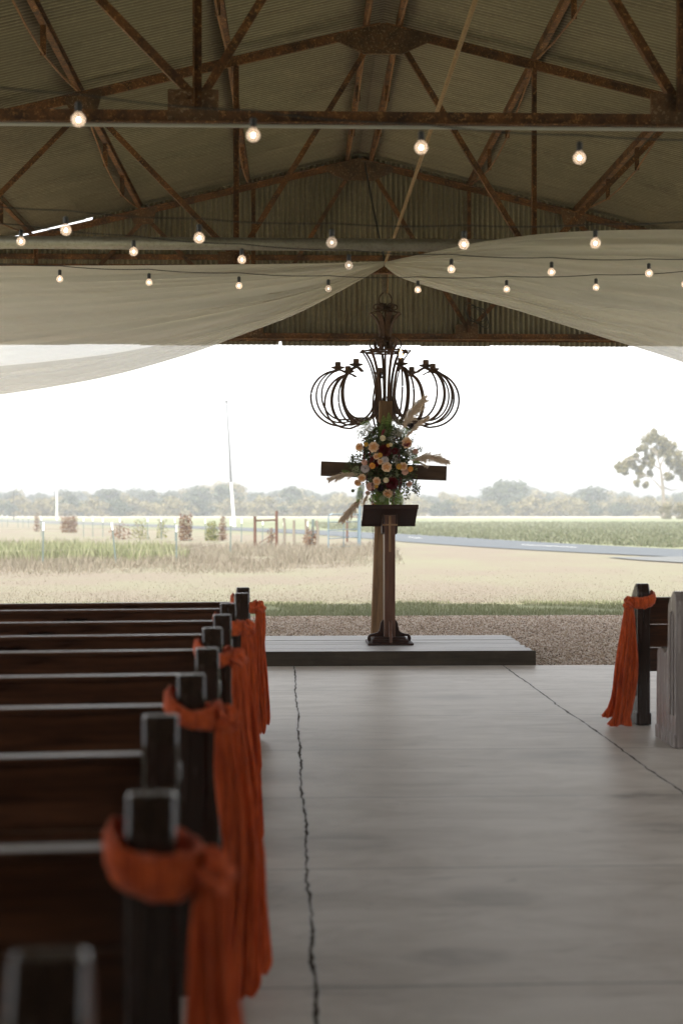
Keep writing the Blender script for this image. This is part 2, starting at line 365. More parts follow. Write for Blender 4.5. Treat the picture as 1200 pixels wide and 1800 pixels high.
M['drape'] = m_gauze('sheer_ivory_drape', .70, (.95, .90, .81))
g = NT('hemp_rope'); M['rope'] = g.set(g.ramp(g.noise(g.coord(), 90, 4), [(.3, (.16, .09, .04)), (.7, (.40, .26, .13))]), .9)
g = NT('black_cable'); M['cable'] = g.set((.02, .018, .015), .5)
g = NT('chain_steel'); M['chain'] = g.set((.30, .24, .17), .4, .8)
def m_glass(name, em):
    g = NT(name); tp = g.n('BsdfTransparent'); gl = g.n('BsdfGlossy', Roughness=.05); df = g.n('BsdfTranslucent'); df.inputs[0].default_value = (.95, .85, .75, 1)
    lw = g.n('LayerWeight', Blend=.35); m1 = g.n('MixShader'); g.l(lw.outputs['Fresnel'], m1.inputs[0]); g.l(tp.outputs[0], m1.inputs[1]); g.l(gl.outputs[0], m1.inputs[2])
    m2 = g.n('MixShader', i0=.14); g.l(m1.outputs[0], m2.inputs[1]); g.l(df.outputs[0], m2.inputs[2])
    e = g.n('Emission', Strength=em); e.inputs[0].default_value = (1, .72, .50, 1); ad = g.n('AddShader'); g.l(m2.outputs[0], ad.inputs[0]); g.l(e.outputs[0], ad.inputs[1]); g.l(ad.outputs[0], g.o.inputs[0])
    return g.mat
M['bulb'] = m_glass('warm_bulb_glass', .05); M['bulb_dim'] = m_glass('unlit_bulb_glass', .03)
def m_emit(name, colr, s):
    g = NT(name); e = g.n('Emission', Strength=s); e.inputs[0].default_value = (*colr, 1); g.l(e.outputs[0], g.o.inputs[0]); return g.mat
M['filament'] = m_emit('glowing_filament', (1, .74, .50), 5); M['filament_dim'] = m_emit('faint_filament', (1, .8, .6), .8)
M['flame_glass'] = m_emit('lit_candle_bulb', (1, .66, .32), 4)
M['iron'] = m_rust('brown_wrought_iron', (.030, .016, .009), (.095, .042, .020), (.15, .075, .035))
g = NT('brown_candle_sleeve'); M['sleeve'] = g.set(g.ramp(g.noise(g.coord(), 40), [(.3, (.07, .032, .015)), (.7, (.15, .075, .035))]), .7)
g = NT('white_paint_pole'); M['white'] = g.set(g.ramp(g.noise(g.coord((1, 1, .3)), 3, 5), [(.3, (.62, .62, .60)), (.7, (.82, .82, .80))]), .6)
g = NT('weathered_pole'); M['pole'] = g.set((.07, .07, .07), .8)
g = NT('green_tpost'); M['tpost'] = g.set((.10, .13, .12), .6, .2)
g = NT('galvanised_gate'); M['gate'] = g.set((.14, .19, .22), .5, .3)
M['brace'] = m_rust('brown_pipe_brace', (.05, .022, .014), (.11, .05, .03), (.18, .09, .05))
# ------------------------------------------------------------------ ground
RX = 1.12                      # ridge position
YT = [20.2, 14.6, 8.98, 3.4, -2.2, -7.8]
def gz(x, y):
    """gentle lie of the land outside the slab"""
    z = -.03
    if y > 21: z -= .02
    if y > 30 and y < 90: z += .10*math.exp(-((x-3.5)/3)**2 - ((y-46)/5)**2)
    return z
xs = sorted(set([-1500, -900, -600, -400, -250, -150, -90, -60, -40] + list(range(-30, 60, 2)) + [70, 90, 130, 200, 300, 450, 700, 1000, 1600]))
ys = sorted(set([-300, -100, -40, 13.0, 14, 18, 21.6] + list(range(23, 90, 2)) + [100, 120, 150, 200, 280, 360, 450, 600, 900, 1500, 2500]))
V = [(x, y, gz(x, y) - .02) for y in ys for x in xs]; nx = len(xs)
F = [(j*nx+i, j*nx+i+1, (j+1)*nx+i+1, (j+1)*nx+i) for j in range(len(ys)-1) for i in range(nx-1)]
gr = fast_mesh('ground', V, F, M['field'], smooth=True); gr['kind'] = 'structure'
mb = MB(); mb.bbox((-5.2, -9, -.25), (7.45, 13.72, 0)); mb.build('floor', M['concrete'], kind='structure')
# gravel bed with a ragged grass edge
random.seed(3)
V = []; F = []; n = 260
for i in range(n):
    x = -6.5 + 15.2*i/(n-1); V += [(x, 13.724, gz(x, 14)+.006), (x, 20.55 + .22*noise.noise((x*1.3, 0, 0)) + .1*noise.noise((x*7, 3, 0)), gz(x, 21)+.006)]
for i in range(n-1): F.append((2*i, 2*i+2, 2*i+3, 2*i+1))
o = fast_mesh('gravel', V, F, M['gravel']); o['kind'] = 'structure'
# loose stones standing proud of the gravel
rng = np.random.default_rng(5)
def scatter_stones(n, x0, x1, y0, y1):
    base = np.array([(1,0,0), (-1,0,0), (0,1,0), (0,-1,0), (0,0,1), (0,0,-1)], float)
    tri = np.array([(0,2,4), (2,1,4), (1,3,4), (3,0,4), (2,0,5), (1,2,5), (3,1,5), (0,3,5)])
    c = np.c_[rng.uniform(x0, x1, n), rng.uniform(y0, y1, n), np.full(n, -.018)]
    s = rng.uniform(.006, .017, (n, 1, 3))*np.array([1, 1, .75]); a = rng.uniform(0, 6.28, n)
    v = base[None]*s; ca, sa = np.cos(a)[:, None], np.sin(a)[:, None]
    vx = v[:, :, 0]*ca - v[:, :, 1]*sa; vy = v[:, :, 0]*sa + v[:, :, 1]*ca
    v = np.stack([vx, vy, v[:, :, 2]], -1) + c[:, None]
    f = tri[None] + (np.arange(n)*6)[:, None, None]
    return v.reshape(-1, 3), f.reshape(-1, 3)
v_, f_ = scatter_stones(42000, -1.2, 6.2, 13.74, 20.5)
o = fast_mesh('gravel_stones', v_, f_, M['stone']); tag(o, 'loose brown and grey pebbles covering the gravel strip', 'gravel', kind='stuff')

def blades(name, n, xy, hmin, hmax, wid, mat, lean=.35, label=None, cat='grass', hf=None):
    """n grass blades; xy(n) gives positions"""
    p = xy(n); n = len(p); h = rng.uniform(hmin, hmax, n)*(hf(p) if hf else 1); a = rng.uniform(0, 6.28, n); l = rng.uniform(.1, 1, n)*lean*h
    wv = np.c_[np.cos(a), np.sin(a), np.zeros(n)]*(wid*rng.uniform(.6, 1.4, n))[:, None]
    b = rng.uniform(0, 6.28, n); t = np.c_[np.cos(b)*l, np.sin(b)*l, h]
    z = np.array([gz(x, y) for x, y in p]) - .025; base = np.c_[p, z]
    mid = base + t*np.array([.35, .35, .55])
    V = np.stack([base-wv, base+wv, mid+wv*.8, mid-wv*.8, base+t], 1).reshape(-1, 3)
    k = (np.arange(n)*5)[:, None]
    F = np.concatenate([k+np.array([[0, 1, 2]]), k+np.array([[0, 2, 3]]), k+np.array([[3, 2, 4]])], 1).reshape(-1, 3)
    o = fast_mesh(name, V, F, mat); tag(o, label, cat, kind='stuff'); return o
def clumpy(n, x0, x1, y0, y1, sc, thr):
    x = rng.uniform(x0, x1, n*3); y = rng.uniform(y0, y1, n*3)
    nn = np.array([noise.noise((a*sc, b*sc, 0)) for a, b in zip(x, y)])
    k = nn > thr; return np.c_[x[k], y[k]][:n]
blades('verge_grass', 26000, lambda n: clumpy(n, -4.5, 7, 20.45, 24.2, .9, -.25), .025, .085, .004, M['green_grass'], .5, 'short green grass along the gravel edge in the barn shade')
blades('lawn_grass', 26000, lambda n: np.c_[rng.uniform(-7, 11, n), 23.5 + rng.exponential(3.2, n)], .012, .04, .005, M['dry_grass'], .6, 'mown straw coloured lawn beyond the barn shade')
def front_of(x): return 33.6 + .10*(x+9) + np.clip(x-0, 0, 9)*1.6 + np.array([2.2*noise.noise((a*.4, 3, 0)) + .8*noise.noise((a*1.9, 7, 0)) for a in x])
def tall_h(p):
    q = np.array([.55 + .8*noise.noise((a*.35, b*.25, 4)) + .3*noise.noise((a*1.3, b*1.1, 9)) for a, b in p]); return np.clip((p[:, 1]-front_of(p[:, 0]))/7, .12, 1)*np.clip(q+.35, .25, 1.5)
def tall_xy(n):
    # the unmown strip in front of and along the fence, left of the gate, with a ragged front
    x = rng.uniform(-22, 7.2, n*4); y = rng.uniform(32, 62, n*4)
    front = front_of(x)
    lim = .26*y*(x > 0) ; k = (y > front) & (x < 1.2+.055*y) & (x > -.225*y-1)
    k &= (rng.uniform(0, 1, n*4) < np.clip(.25+(y-front)/8, .2, 1)*np.clip(1.5-(y-front)/26, .3, 1)) & np.array([noise.noise((a*.6, b*.6, 1)) > -.28 for a, b in zip(x, y)])
    return np.c_[x[k], y[k]][:n]
blades('tall_grass', 60000, tall_xy, .04, .36, .0065, M['dry_grass'], .8, 'tall dry straw grass growing along the wire fence', hf=tall_h)
blades('weedy_grass', 9000, lambda n: clumpy(n, -16, -3, 41, 58, .25, .02), .25, .6, .014, M['green_grass'], .5, 'green weeds growing behind the fence posts at left')
def crop_xy(n):
    y = 60*np.exp(rng.uniform(0, 1.2, n*2)); x = rng.uniform(-.06, .33, n*2)*y
    k = (x > np.interp(y, [40, 58, 75, 98, 125, 400], [18.6, 16.9, 11.2, 7.0, 3, 3])) ; return np.c_[x[k], y[k]][:n]
blades('crop_plants', 26000, crop_xy, .08, .22, .05, M['crop'], .5, 'low green row crop in the field beyond the road', 'crop')

# road: main lane curving off to the left, pale far stretch, apron at the right
def strip(name, ctr, half, mat, dz):
    c = spline([(a, b, 0) for a, b in ctr], 12); V = []; F = []
    for i, p in enumerate(c):
        d = (c[min(i+1, len(c)-1)] - c[max(i-1, 0)]).normalized(); s = Vector((d.y, -d.x, 0)); hh = np.interp(i/(len(c)-1), [0, 1], half)
        for k in (-1, 1):
            q = p + s*k*hh; V.append((q.x, q.y, gz(q.x, q.y) + dz))
    for i in range(len(c)-1): F.append((2*i, 2*i+1, 2*i+3, 2*i+2))
    o = fast_mesh(name, V, F, mat); o['kind'] = 'structure'; return o
strip('road', [(30, 30), (20, 42), (14.4, 52), (10, 67), (6.2, 88), (1.5, 106), (-6, 128), (-16, 155)], (2.9, 3.4), M['road'], .008)
strip('far_road', [(-15.5, 153.8), (-24, 175), (-38, 212), (-58, 255), (-90, 300)], (3.6, 8), M['pale_road'], .012)
strip('drive_apron', [(13.9, 47.6), (14.6, 44), (17.0, 40), (24, 34)], (3.2, 3.4), M['pale_road'], .012)
# painted edge line dashes on the road
mb = MB()
for (a, b) in (((12.3, 59.5), (10.8, 64.5)), ((7.7, 80), (7.2, 83)), ((15.4, 50), (14.9, 51.2))):
    a3 = Vector((*a, gz(*a)+.014)); b3 = Vector((*b, gz(*b)+.014)); d = (b3-a3).normalized(); s = Vector((d.y, -d.x, 0))*.06
    mb.add([a3-s, a3+s, b3+s, b3-s], [(0, 1, 2, 3)])
mb.build('road_marking', M['white'], kind='structure')

# ------------------------------------------------------------------ barn
ZT, SL, NODE = 6.47, .24, 1.53
barn = empty('open_barn', (.931, 6.4, 0), rot=(0, 0, -.0096), label= 'open-ended steel barn with corrugated roof on rusty trusses over the pews', cat='barn')
def loc(p): return Vector(p) - Vector((RX, 6.4, 0))
def top(k): return (RX + k*NODE, ZT - SL*abs(k)*NODE)
ZB = 3.985
YE0, YE1 = -9.0, 20.41
def corr_roof(side):
    pitch = .0735; per = 6; n = int((YE1-YE0)/pitch*per); yv = YE0 + np.arange(n+1)*pitch/per
    zc = .015*np.sin(np.arange(n+1)*2*math.pi/per)
    V = []; L = 6.45
    rows = [0, 1.6, 1.602, 3.9, 3.902, L]; offs = [0, 0, -.009, -.009, -.018, -.018]
    for r, of in zip(rows, offs):
        V.append(np.c_[np.full(n+1, side*r), yv-6.4, 6.61 - SL*r + zc + of + .018])
    V = np.concatenate(V); F = []
    for j in range(len(rows)-1):
        a = np.arange(n) + j*(n+1); F.append(np.c_[a, a+1, a+n+2, a+n+1])
    o = fast_mesh('roof', V, np.concatenate(F), M['roof'], barn, True); return o
corr_roof(-1); corr_roof(1)
mb = MB()
for s in (-1, 1): mb.poly([loc((RX, YE0, 6.67)), loc((RX+s*.28, YE0, 6.67-.067)), loc((RX+s*.28, YE1, 6.67-.067)), loc((RX, YE1, 6.67))], .004, (s*SL, 0, 1))
mb.build('ridge_cap', M['roof'], barn)
def corr_gable():
    pitch = .0735; per = 8; n = int(12.9/pitch*per); x = RX - 6.45 + np.arange(n+1)*pitch/per; y = 20.36 + .016*np.sin(np.arange(n+1)*2*math.pi/per)
    r_ = np.abs(x-RX); gap = np.where(x < -3.80+RX, .048, np.where(r_ < 1.6, -.004, np.where(r_ < 3.9, .006, .014))) ; topz = 6.61 - SL*np.abs(x-RX) - gap
    botz = 3.865 + .012*np.floor((x*1.0) % 2) - .004*x*0 ; hole = (x > -.022) & (x < .012)
    botz = np.where(hole, 3.94, botz)
    rows = [botz, botz*.55+.45*np.minimum(5.2, topz), topz]
    V = np.concatenate([np.c_[x-RX, y-6.4, z] for z in rows]); F = []
    for j in range(2):
        a = np.arange(n) + j*(n+1); F.append(np.c_[a, a+1, a+n+2, a+n+1])
    return fast_mesh('gable_wall', V, np.concatenate(F), M['gable'], barn, True)
corr_gable()
mb = MB()
mb.bar(loc((RX-6.4, 20.325, 5.12)), loc((RX+6.4, 20.325, 5.12)), .03, .075); mb.bar(loc((RX-6.4, 20.325, 3.95)), loc((RX+6.4, 20.325, 3.95)), .03, .05)
mb.build('girt', M['rust'], barn)

def dbl(mb, a, b, w, t, up=(0, 0, 1)):     # two angles back to back with the leg hanging
    a = Vector(a); b = Vector(b)
    mb.extr(a, b, [(-w/2, w/2-t), (w/2, w/2-t), (w/2, w/2), (-w/2, w/2)], up)
    mb.extr(a, b, [(-t*1.2, -w/2), (t*1.2, -w/2), (t*1.2, w/2-t-.0005), (-t*1.2, w/2-t-.0005)], up)
def truss(Yt, conduit=False):
    mb = MB(); wch = .10
    # bottom chord: legs standing up, flange below
    mb.extr(loc((RX-6.1, Yt, ZB)), loc((RX+6.1, Yt, ZB)), [(-.05, -.045), (.05, -.045), (.05, -.035), (.012, -.035), (.012, .04), (-.012, .04), (-.012, -.035), (-.05, -.035)])
    tr = mb.build('roof_truss', M['rust'], barn)
    for s in (-1, 1):
        t = MB(); x4, z4 = top(4*s); dbl(t, loc((RX + s*.02, Yt, ZT)), loc((x4, Yt, z4)), .088, .011); t.build('top_chord', M['rust'], tr)
        for k in (1, 3):
            v = MB(); x, z = top(s*k); v.angle(loc((x, Yt-.0135, ZB+.05)), loc((x, Yt-.0135, z-.04)), .055, .009, (0, -1, 0)); v.build('vertical_web', M['rust'], tr)
        def diag(k0, k1):     # top node k0, bottom node k1
            v = MB(); x0, z0 = top(s*k0); a = Vector((x0, Yt+.0135, z0-.08)); b = Vector((RX + s*k1*NODE, Yt+.0135, ZB+.10)); d = (b-a).normalized()
            v.angle(loc(a + d*(.12 if k0 == 0 else 0)), loc(b), .055, .009, (0, 1, 0)); v.build('diagonal_web', M['rust'], tr)
        diag(.09, 1); diag(2, 1); diag(2, 3); diag(4, 3)
        for k in (1, 3):
            v = MB(); xb = RX + s*k*NODE
            v.poly([loc((xb-.16, Yt, ZB-.03)), loc((xb+.16, Yt, ZB-.03)), loc((xb+.16, Yt, ZB+.17)), loc((xb-.16, Yt, ZB+.17))], .030, (0, 1, 0))
            for i in range(4): v.tube([loc((xb-.10+.067*i, Yt-.03, ZB+.12)), loc((xb-.10+.067*i, Yt+.03, ZB+.12))], .011, 6)
            v.build('gusset_plate', M['rust_plate'], tr)
        for k in (2,):
            v = MB(); xt, zt = top(s*k)
            v.poly([loc((xt-.20, Yt, zt+.03+.2*SL)), loc((xt+.20, Yt, zt+.03-.2*SL)), loc((xt+.13, Yt, zt-.17)), loc((xt-.13, Yt, zt-.17))] if s > 0 else
                   [loc((xt-.20, Yt, zt+.03-.2*SL)), loc((xt+.20, Yt, zt+.03+.2*SL)), loc((xt+.13, Yt, zt-.17)), loc((xt-.13, Yt, zt-.17))], .030, (0, 1, 0))
            v.build('gusset_plate', M['rust_plate'], tr)
    v = MB()
    v.poly([loc((RX-.50, Yt, ZT-.13)), loc((RX-.45, Yt, ZT-.06)), loc((RX, Yt, ZT+.047)), loc((RX+.45, Yt, ZT-.06)), loc((RX+.50, Yt, ZT-.13)), loc((RX+.19, Yt, ZT-.27)), loc((RX-.19, Yt, ZT-.27))], .032, (0, 1, 0))
    for i in range(-3, 4):
        if i: v.tube([loc((RX+.11*i, Yt-.03, ZT-.08-.02*abs(i))), loc((RX+.11*i, Yt+.03, ZT-.08-.02*abs(i)))], .012, 6)
    for i in (-1, 1): v.tube([loc((RX+.1*i, Yt-.03, ZT-.20)), loc((RX+.1*i, Yt+.03, ZT-.20))], .012, 6)
    v.build('gusset_plate', M['rust_plate'], tr)
    if conduit:
        v = MB(); v.tube([loc((RX-6.1, Yt-.035, ZB-.064)), loc((RX+6.1, Yt-.035, ZB-.064))], .012, 8); v.build('conduit', M['conduit'], tr)
    return tr
for i, y in enumerate(YT): truss(y, i == 2)
# purlins: channel with two hanging struts and a tie rod per bay
mbays = list(zip(YT[1:], YT[:-1]))
def purlin(x, z, sx=1, rod_only=False, hang=.30):
    m = MB(); m.extr(loc((x, YE0, z)), loc((x, YE1-.05, z)), [(-.03, -.045), (.03, -.045), (.03, -.036), (-.021, -.036), (-.021, .036), (.03, .036), (.03, .045), (-.03, .045)])
    p = m.build('purlin', M['rust'], barn)
    for y0, y1 in mbays[:4]:
        L = y1-y0; pts = [(x, y0+.1, z-.05), (x, y0+L*.36, z-hang), (x, y0+L*.64, z-hang), (x, y1-.1, z-.05)]
        for q in pts[1:3]:
            h = MB(); h.bar(loc((q[0], q[1], q[2]-.01)), loc((q[0], q[1], z-.046)), .05, .022, (0, 1, 0)); h.build('hanging_strut', M['rust'], p)
        r = MB(); r.tube([loc(q) for q in [pts[0], (x, y0+L*.18, z-.05-(hang-.05)*.46), pts[1], (x, y0+L*.5, z-hang-.02), pts[2], (x, y0+L*.82, z-.05-(hang-.05)*.54), pts[3]]], .011, 6)
        r.build('tie_rod', M['rust_light'], p)
for k in (-4, -3, -2, -1, 1, 2, 3, 4):
    x, z = top(k); purlin(x + (-.05 if k < 0 else .05), z + .085)
for s in (-1, 1): purlin(RX + s*.17, ZT + .055, hang=.22)
# columns, eave beams
for i, y in enumerate(YT):
    for s in (-1, 1):
        m = MB(); x = RX + s*6.22
        m.extr(loc((x, y, 0.001 if y < 14 else -.06)), loc((x, y, 5.18)), [(-.08, -.08), (.08, -.08), (.08, -.07), (.005, -.07), (.005, .07), (.08, .07), (.08, .08), (-.08, .08), (-.08, .07), (-.005, .07), (-.005, -.07), (-.08, -.07)], (0, 1, 0))
        m.build('column', M['rust'], barn)
for s in (-1, 1):
    m = MB(); m.bar(loc((RX+s*6.36, YE0, 4.9)), loc((RX+s*6.36, YE1, 4.9)), .08, .2); m.build('eave_beam', M['rust'], barn)
# corrugated side and rear walls, unseen, added to darken the light behind the pews
def added_side_wall(s, z0, z1, y0, y1):
    pitch = .0735; per = 6; n = int((y1-y0)/pitch*per); y = y0 + np.arange(n+1)*pitch/per; x = s*6.43 + .01*np.sin(np.arange(n+1)*2*math.pi/per)
    V = np.concatenate([np.c_[x, y-6.4, np.full(n+1, z)] for z in (z0, z1)]); a = np.arange(n)
    fast_mesh('added_side_wall', V, np.c_[a, a+1, a+n+2, a+n+1], M['gable'], barn, True)
# added walls behind the camera, giving the pew backs something dark to reflect
added_side_wall(-1, .05, 5.2, YE0, -2.2); added_side_wall(1, .05, 5.2, YE0, -2.2)
def added_rear_gable():
    pitch = .0735; per = 6; n = int(12.86/pitch*per); x = -6.43 + np.arange(n+1)*pitch/per; y = YE0 - 6.4 + .05 + .014*np.sin(np.arange(n+1)*2*math.pi/per)
    V = np.concatenate([np.c_[x, y, np.full(n+1, .03)], np.c_[x, y, 6.6 - SL*np.abs(x)]]); a = np.arange(n)
    fast_mesh('gable_wall', V, np.c_[a, a+1, a+n+2, a+n+1], M['gable'], barn, True)  # unseen wall added to keep the pew backs dark
added_rear_gable()

# round galvanised pipe across the barn
a = P(-150, 432, 14.6); m = MB(); zz = P(600, 431, 14.44).z
m.tube([(RX-6.3, 14.42, zz), (RX+6.0, 14.37, zz)], .064, 20); o = m.build('galvanised_pipe', M['galv'], smooth=True)
tag(o, 'round galvanised pipe spanning the barn just above the ivory drapes', 'pipe')
for x in (-4.4, 1.3): pass

# ------------------------------------------------------------------ drapes
def drape(name, tops, bots, Yf, nf, seed, label, flap):
    """tops/bots: photo positions of the edges used to read off real heights; Yf(u) the depth of the cloth"""
    nu, nv = 150, 70
    T = spline([(a, b, 0) for a, b in tops], 14); B = spline([(a, b, 0) for a, b in bots], 14)
    def at(c, u):
        f = u*(len(c)-1); i = min(int(f), len(c)-2); return c[i].lerp(c[i+1], f-i)
    def sheet(v0f, v1f, dy, nm, parent, nv, amp=1.0, ph=0.0):
        V = []
        for i in range(nu+1):
            u = i/nu; a = at(T, u); b = at(B, u); v0 = v0f(u); v1 = v1f(u)
            for j in range(nv+1):
                v = v0+(v1-v0)*j/nv; px = a.x+(b.x-a.x)*v; py = a.y+(b.y-a.y)*v
                Y = Yf(u)
                s1 = noise.noise((v*nf+seed, u*1.2, ph)); s2 = noise.noise((v*nf*2.7+seed*2, u*2.0, 5+ph)); s3 = noise.noise((v*2.1+seed, u*2.5, 9+ph))
                A = (.042+.05*u)*amp
                dd = dy*(.25+u) + A*(s1*1.1+.8*s2) + .035*math.exp(-3*u)*s2 + .05*u*s3*amp
                sag = -(.02+.03*u)*s2*amp*math.sin(math.pi*v)
                p = P(px, py, Y + dd*.9); V.append((p.x, p.y, p.z + sag))
        V = np.array(V); F = []
        for i in range(nu):
            a_ = np.arange(nv) + i*(nv+1); F.append(np.c_[a_, a_+1, a_+nv+2, a_+nv+1])
        o = fast_mesh(nm, V, np.concatenate(F), M['drape_hem' if parent else 'drape'], parent, True)
        return o
    o = sheet(lambda u: 0, lambda u: 1, 0, name, None, nv)
    tag(o, label, 'drape')
    for (f0, f1, dy, ph) in flap: sheet(f0, f1, dy, 'folded_hem', o, 34, .8, ph)
    # gathered neck
    return o
drape('sheer_drape', [(676, 459), (600, 461), (450, 464), (250, 466), (0, 467), (-160, 468)],
      [(674, 468), (610, 505), (520, 552), (420, 590), (330, 623), (180, 664), (0, 694), (-160, 712)],
      lambda u: 14.22-.20*u, 16, 3, 'sheer ivory drape swagged to the left from the centre knot',
      [(lambda u: 1-.24*u**.6, lambda u: .995, -.10, 4.0)])
drape('sheer_drape', [(677, 460), (760, 442), (850, 424), (950, 411), (1050, 405), (1200, 403), (1380, 405)],
      [(676, 468), (710, 490), (800, 517), (900, 543), (1050, 590), (1110, 608), (1200, 637), (1380, 700)],
      lambda u: 14.22-.5*u, 13, 17, 'sheer ivory drape swagged to the right, rising higher at its top edge',
      [(lambda u: 1-.38*u**.5, lambda u: .995, -.10, 4.0)])

# ------------------------------------------------------------------ rope, cable
CH = P(677, 470, 16.3); CX = CH.x
def sagline(a, b, sag, n=16):
    a = Vector(a); b = Vector(b); return [a.lerp(b, i/n) - Vector((0, 0, sag*4*(i/n)*(1-i/n))) for i in range(n+1)]
hook = Vector((CX, 16.3, P(677, 462, 16.3).z))
p0 = P(835, 0, 8.6); dirr = (p0-hook); endp = hook + dirr*((16.3-3.45)/(16.3-8.6))
m = MB(); m.tube(sagline(hook, endp, .0, 24), .017, 8); m.tube([hook+Vector((.02, 0, -.02)), hook+Vector((.03, -.01, -.2)), hook+Vector((.02, -.01, -.35))], .012, 6)
tag(m.build('hoist_rope', M['rope'], smooth=True), 'thick tan rope running up from the chandelier chain towards the near roof', 'rope')
m = MB(); c0 = P(635, 300, 21.0); m.tube(sagline(hook, (c0.x, 20.1, c0.z-.1), .06, 12), .013, 6)
tag(m.build('support_cable', M['cable'], smooth=True), 'thin dark cable from the gable apex down to the chandelier chain', 'cable')

# ------------------------------------------------------------------ string lights
def string_lights(pts, Y0, Y1, rb, label, dim=()):
    """pts: photo positions of the bulbs of one strand"""
    n = len(pts); W = []
    for i, (px, py) in enumerate(pts):
        W.append(P(px, py, Y0 + (Y1-Y0)*i/max(1, n-1)))
    root = empty('string_lights', W[0] + Vector((0, 0, rb+.07)), label, 'string lights', 'strands of globe bulbs across the aisle')
    base = root.location.copy(); cab = []
    tops = [p + Vector((0, 0, rb+.075)) for p in W]
    e0 = tops[0] + (tops[0]-tops[1])*1.0; e1 = tops[-1] + (tops[-1]-tops[-2])*1.0
    allp = [e0 + (e0-tops[0])*2.2 + Vector((0, 0, .1)), e0 + Vector((0, 0, .02))] + tops + [e1 + Vector((0, 0, .03)), e1 + (e1-tops[-1])*2.2 + Vector((0, 0, .14))]
    for i in range(len(allp)-1):
        a, b = allp[i], allp[i+1]
        for k in range(6): t = k/6; cab.append(a.lerp(b, t) - Vector((0, 0, .012*4*t*(1-t))) - base)
    cab.append(allp[-1]-base)
    c = MB(); c.tube(cab, .0035, 6); c.build('cable', M['cable'], root)
    for i, p in enumerate(W):
        q = p - base; r = rb
        b = MB(); prof = [(.0, -r)] + [(r*math.sin(t), -r*math.cos(t)) for t in [math.pi*k/12 for k in range(1, 11)]] + [(r*.42, r*.98), (r*.36, r*1.22)]
        b.lathe(prof, q, 20); bo = b.build('bulb', M['bulb_dim' if i in dim else 'bulb'], root, True)
        s = MB(); s.lathe([(.011, r*1.05), (.0135, r*1.15), (.0135, r*1.15+.036), (.006, r*1.15+.042)], q, 12); s.build('socket', M['cable'], bo)
        f = MB(); fr = r*.27; f.lathe([(0, -fr*1.2)] + [(fr*math.sin(t), -fr*1.25*math.cos(t)) for t in [math.pi*k/8 for k in range(1, 8)]] + [(0, fr*1.25)], q, 10); f.build('filament', M['filament_dim' if i in dim else 'filament'], bo, True)
string_lights([(138, 210), (445, 237), (740, 259), (1018, 277)], 5.75, 6.35, .028, 'nearest and highest strand of four large blurred globe bulbs below the near truss chord')
string_lights([(-120, 384), (116, 404), (350, 418), (583, 426), (815, 429), (1046, 427)], 7.45, 7.65, .028, 'second strand of globe bulbs hanging level with the galvanised pipe', (3,))
string_lights([(37, 424), (235, 442), (425, 456), (613, 466), (793, 473), (969, 478), (1140, 480)], 8.9, 10.0, .027, 'third strand of globe bulbs crossing the top edge of the drapes', (3,))
string_lights([(-53, 481), (105, 490), (262, 496), (420, 502), (577, 507), (734, 509), (890, 508), (1047, 505), (1203, 499)], 11.0, 11.1, .026, 'lowest strand of small globe bulbs hanging in front of the drapes', (4,))

m = MB(); c0 = P(838, 553, 19.9)
for k in range(4):
    m.tube([c0 + Vector(((.13+.016*k)*math.cos(t+.3*k), .02*k+.01*math.sin(2*t+k), (.11+.022*k)*math.sin(t)+.012*math.sin(3*t+k))) for t in [2*math.pi*i/24 for i in range(24)]], .005, 5, closed=True)
tag(m.build('cable_coil', M['cable'], smooth=True), 'coil of dark cable hung on the gable truss right of the chandelier', 'cable coil')
# ------------------------------------------------------------------ chandelier
CY = 16.3
cz = lambda py: P(676, py, CY).z
ch = empty('chandelier', (CX, CY, 0), 'large brown wrought iron chandelier with hooped arms above the cross', 'chandelier')
px1 = CY/2500
body = MB(); body.tube([(0, 0, cz(735)), (0, 0, cz(533))], .012, 8)
body.lathe([(.0, cz(742)), (.10, cz(740)), (.12, cz(734)), (.10, cz(728)), (0, cz(727))], n=20)
body.lathe([(.05, cz(600)), (.06, cz(598)), (.06, cz(592)), (.04, cz(590))], n=12)
body.build('stem', M['iron'], ch)
# crown of flared straps
cr = MB(); 
for k in range(8):
    a = 2*math.pi*(k+.3)/8; ax = Vector((math.cos(a), math.sin(a), 0)); sd_ = Vector((-ax.y, ax.x, 0))
    pr = [(.075, 600), (.062, 590), (.070, 578), (.095, 566), (.135, 557), (.182, 551)]
    cr.ribbon(spline([ax*r + Vector((0, 0, cz(y))) for r, y in pr], 5), sd_, .058, .012)
    cr.tube([ax*.182 + Vector((0, 0, cz(551))), Vector((0, 0, cz(545))) + ax*.05, Vector((0, 0, cz(540)))], .006, 6)
cr.build('crown', M['iron'], ch)
for k in range(6):
    sc = MB()
    a = 2*math.pi*(k+.1)/6; ax = Vector((math.cos(a), math.sin(a), 0)); sd_ = Vector((-ax.y, ax.x, 0))
    p = [ax*.015 + Vector((0, 0, cz(548))), ax*.03 + Vector((0, 0, cz(538)))]
    p += [ax*(.095+.050*math.cos(t)*(1-.13*(t0)))+Vector((0, 0, cz(540)+.035*math.sin(t)*(1-.13*t0))) for t0, t in [(j/6, math.pi*.85-j*math.pi/5.5) for j in range(0, 13)]]
    sc.ribbon(p, sd_, .038, .011)
    # lower scrolls between crown and ring
    q = [ax*.02 + Vector((0, 0, cz(597))), ax*.07 + Vector((0, 0, cz(593)))]
    q += [ax*(.130+.060*math.cos(t)*(1-.12*t0))+Vector((0, 0, cz(605)+.072*math.sin(t)*(1-.12*t0))) for t0, t in [(j/5, math.pi*.62-j*math.pi/6) for j in range(0, 13)]]
    sc.build('scroll', M['iron'], ch); sc = MB(); sc.ribbon(q, sd_, .038, .011); sc.build('scroll', M['iron'], ch)
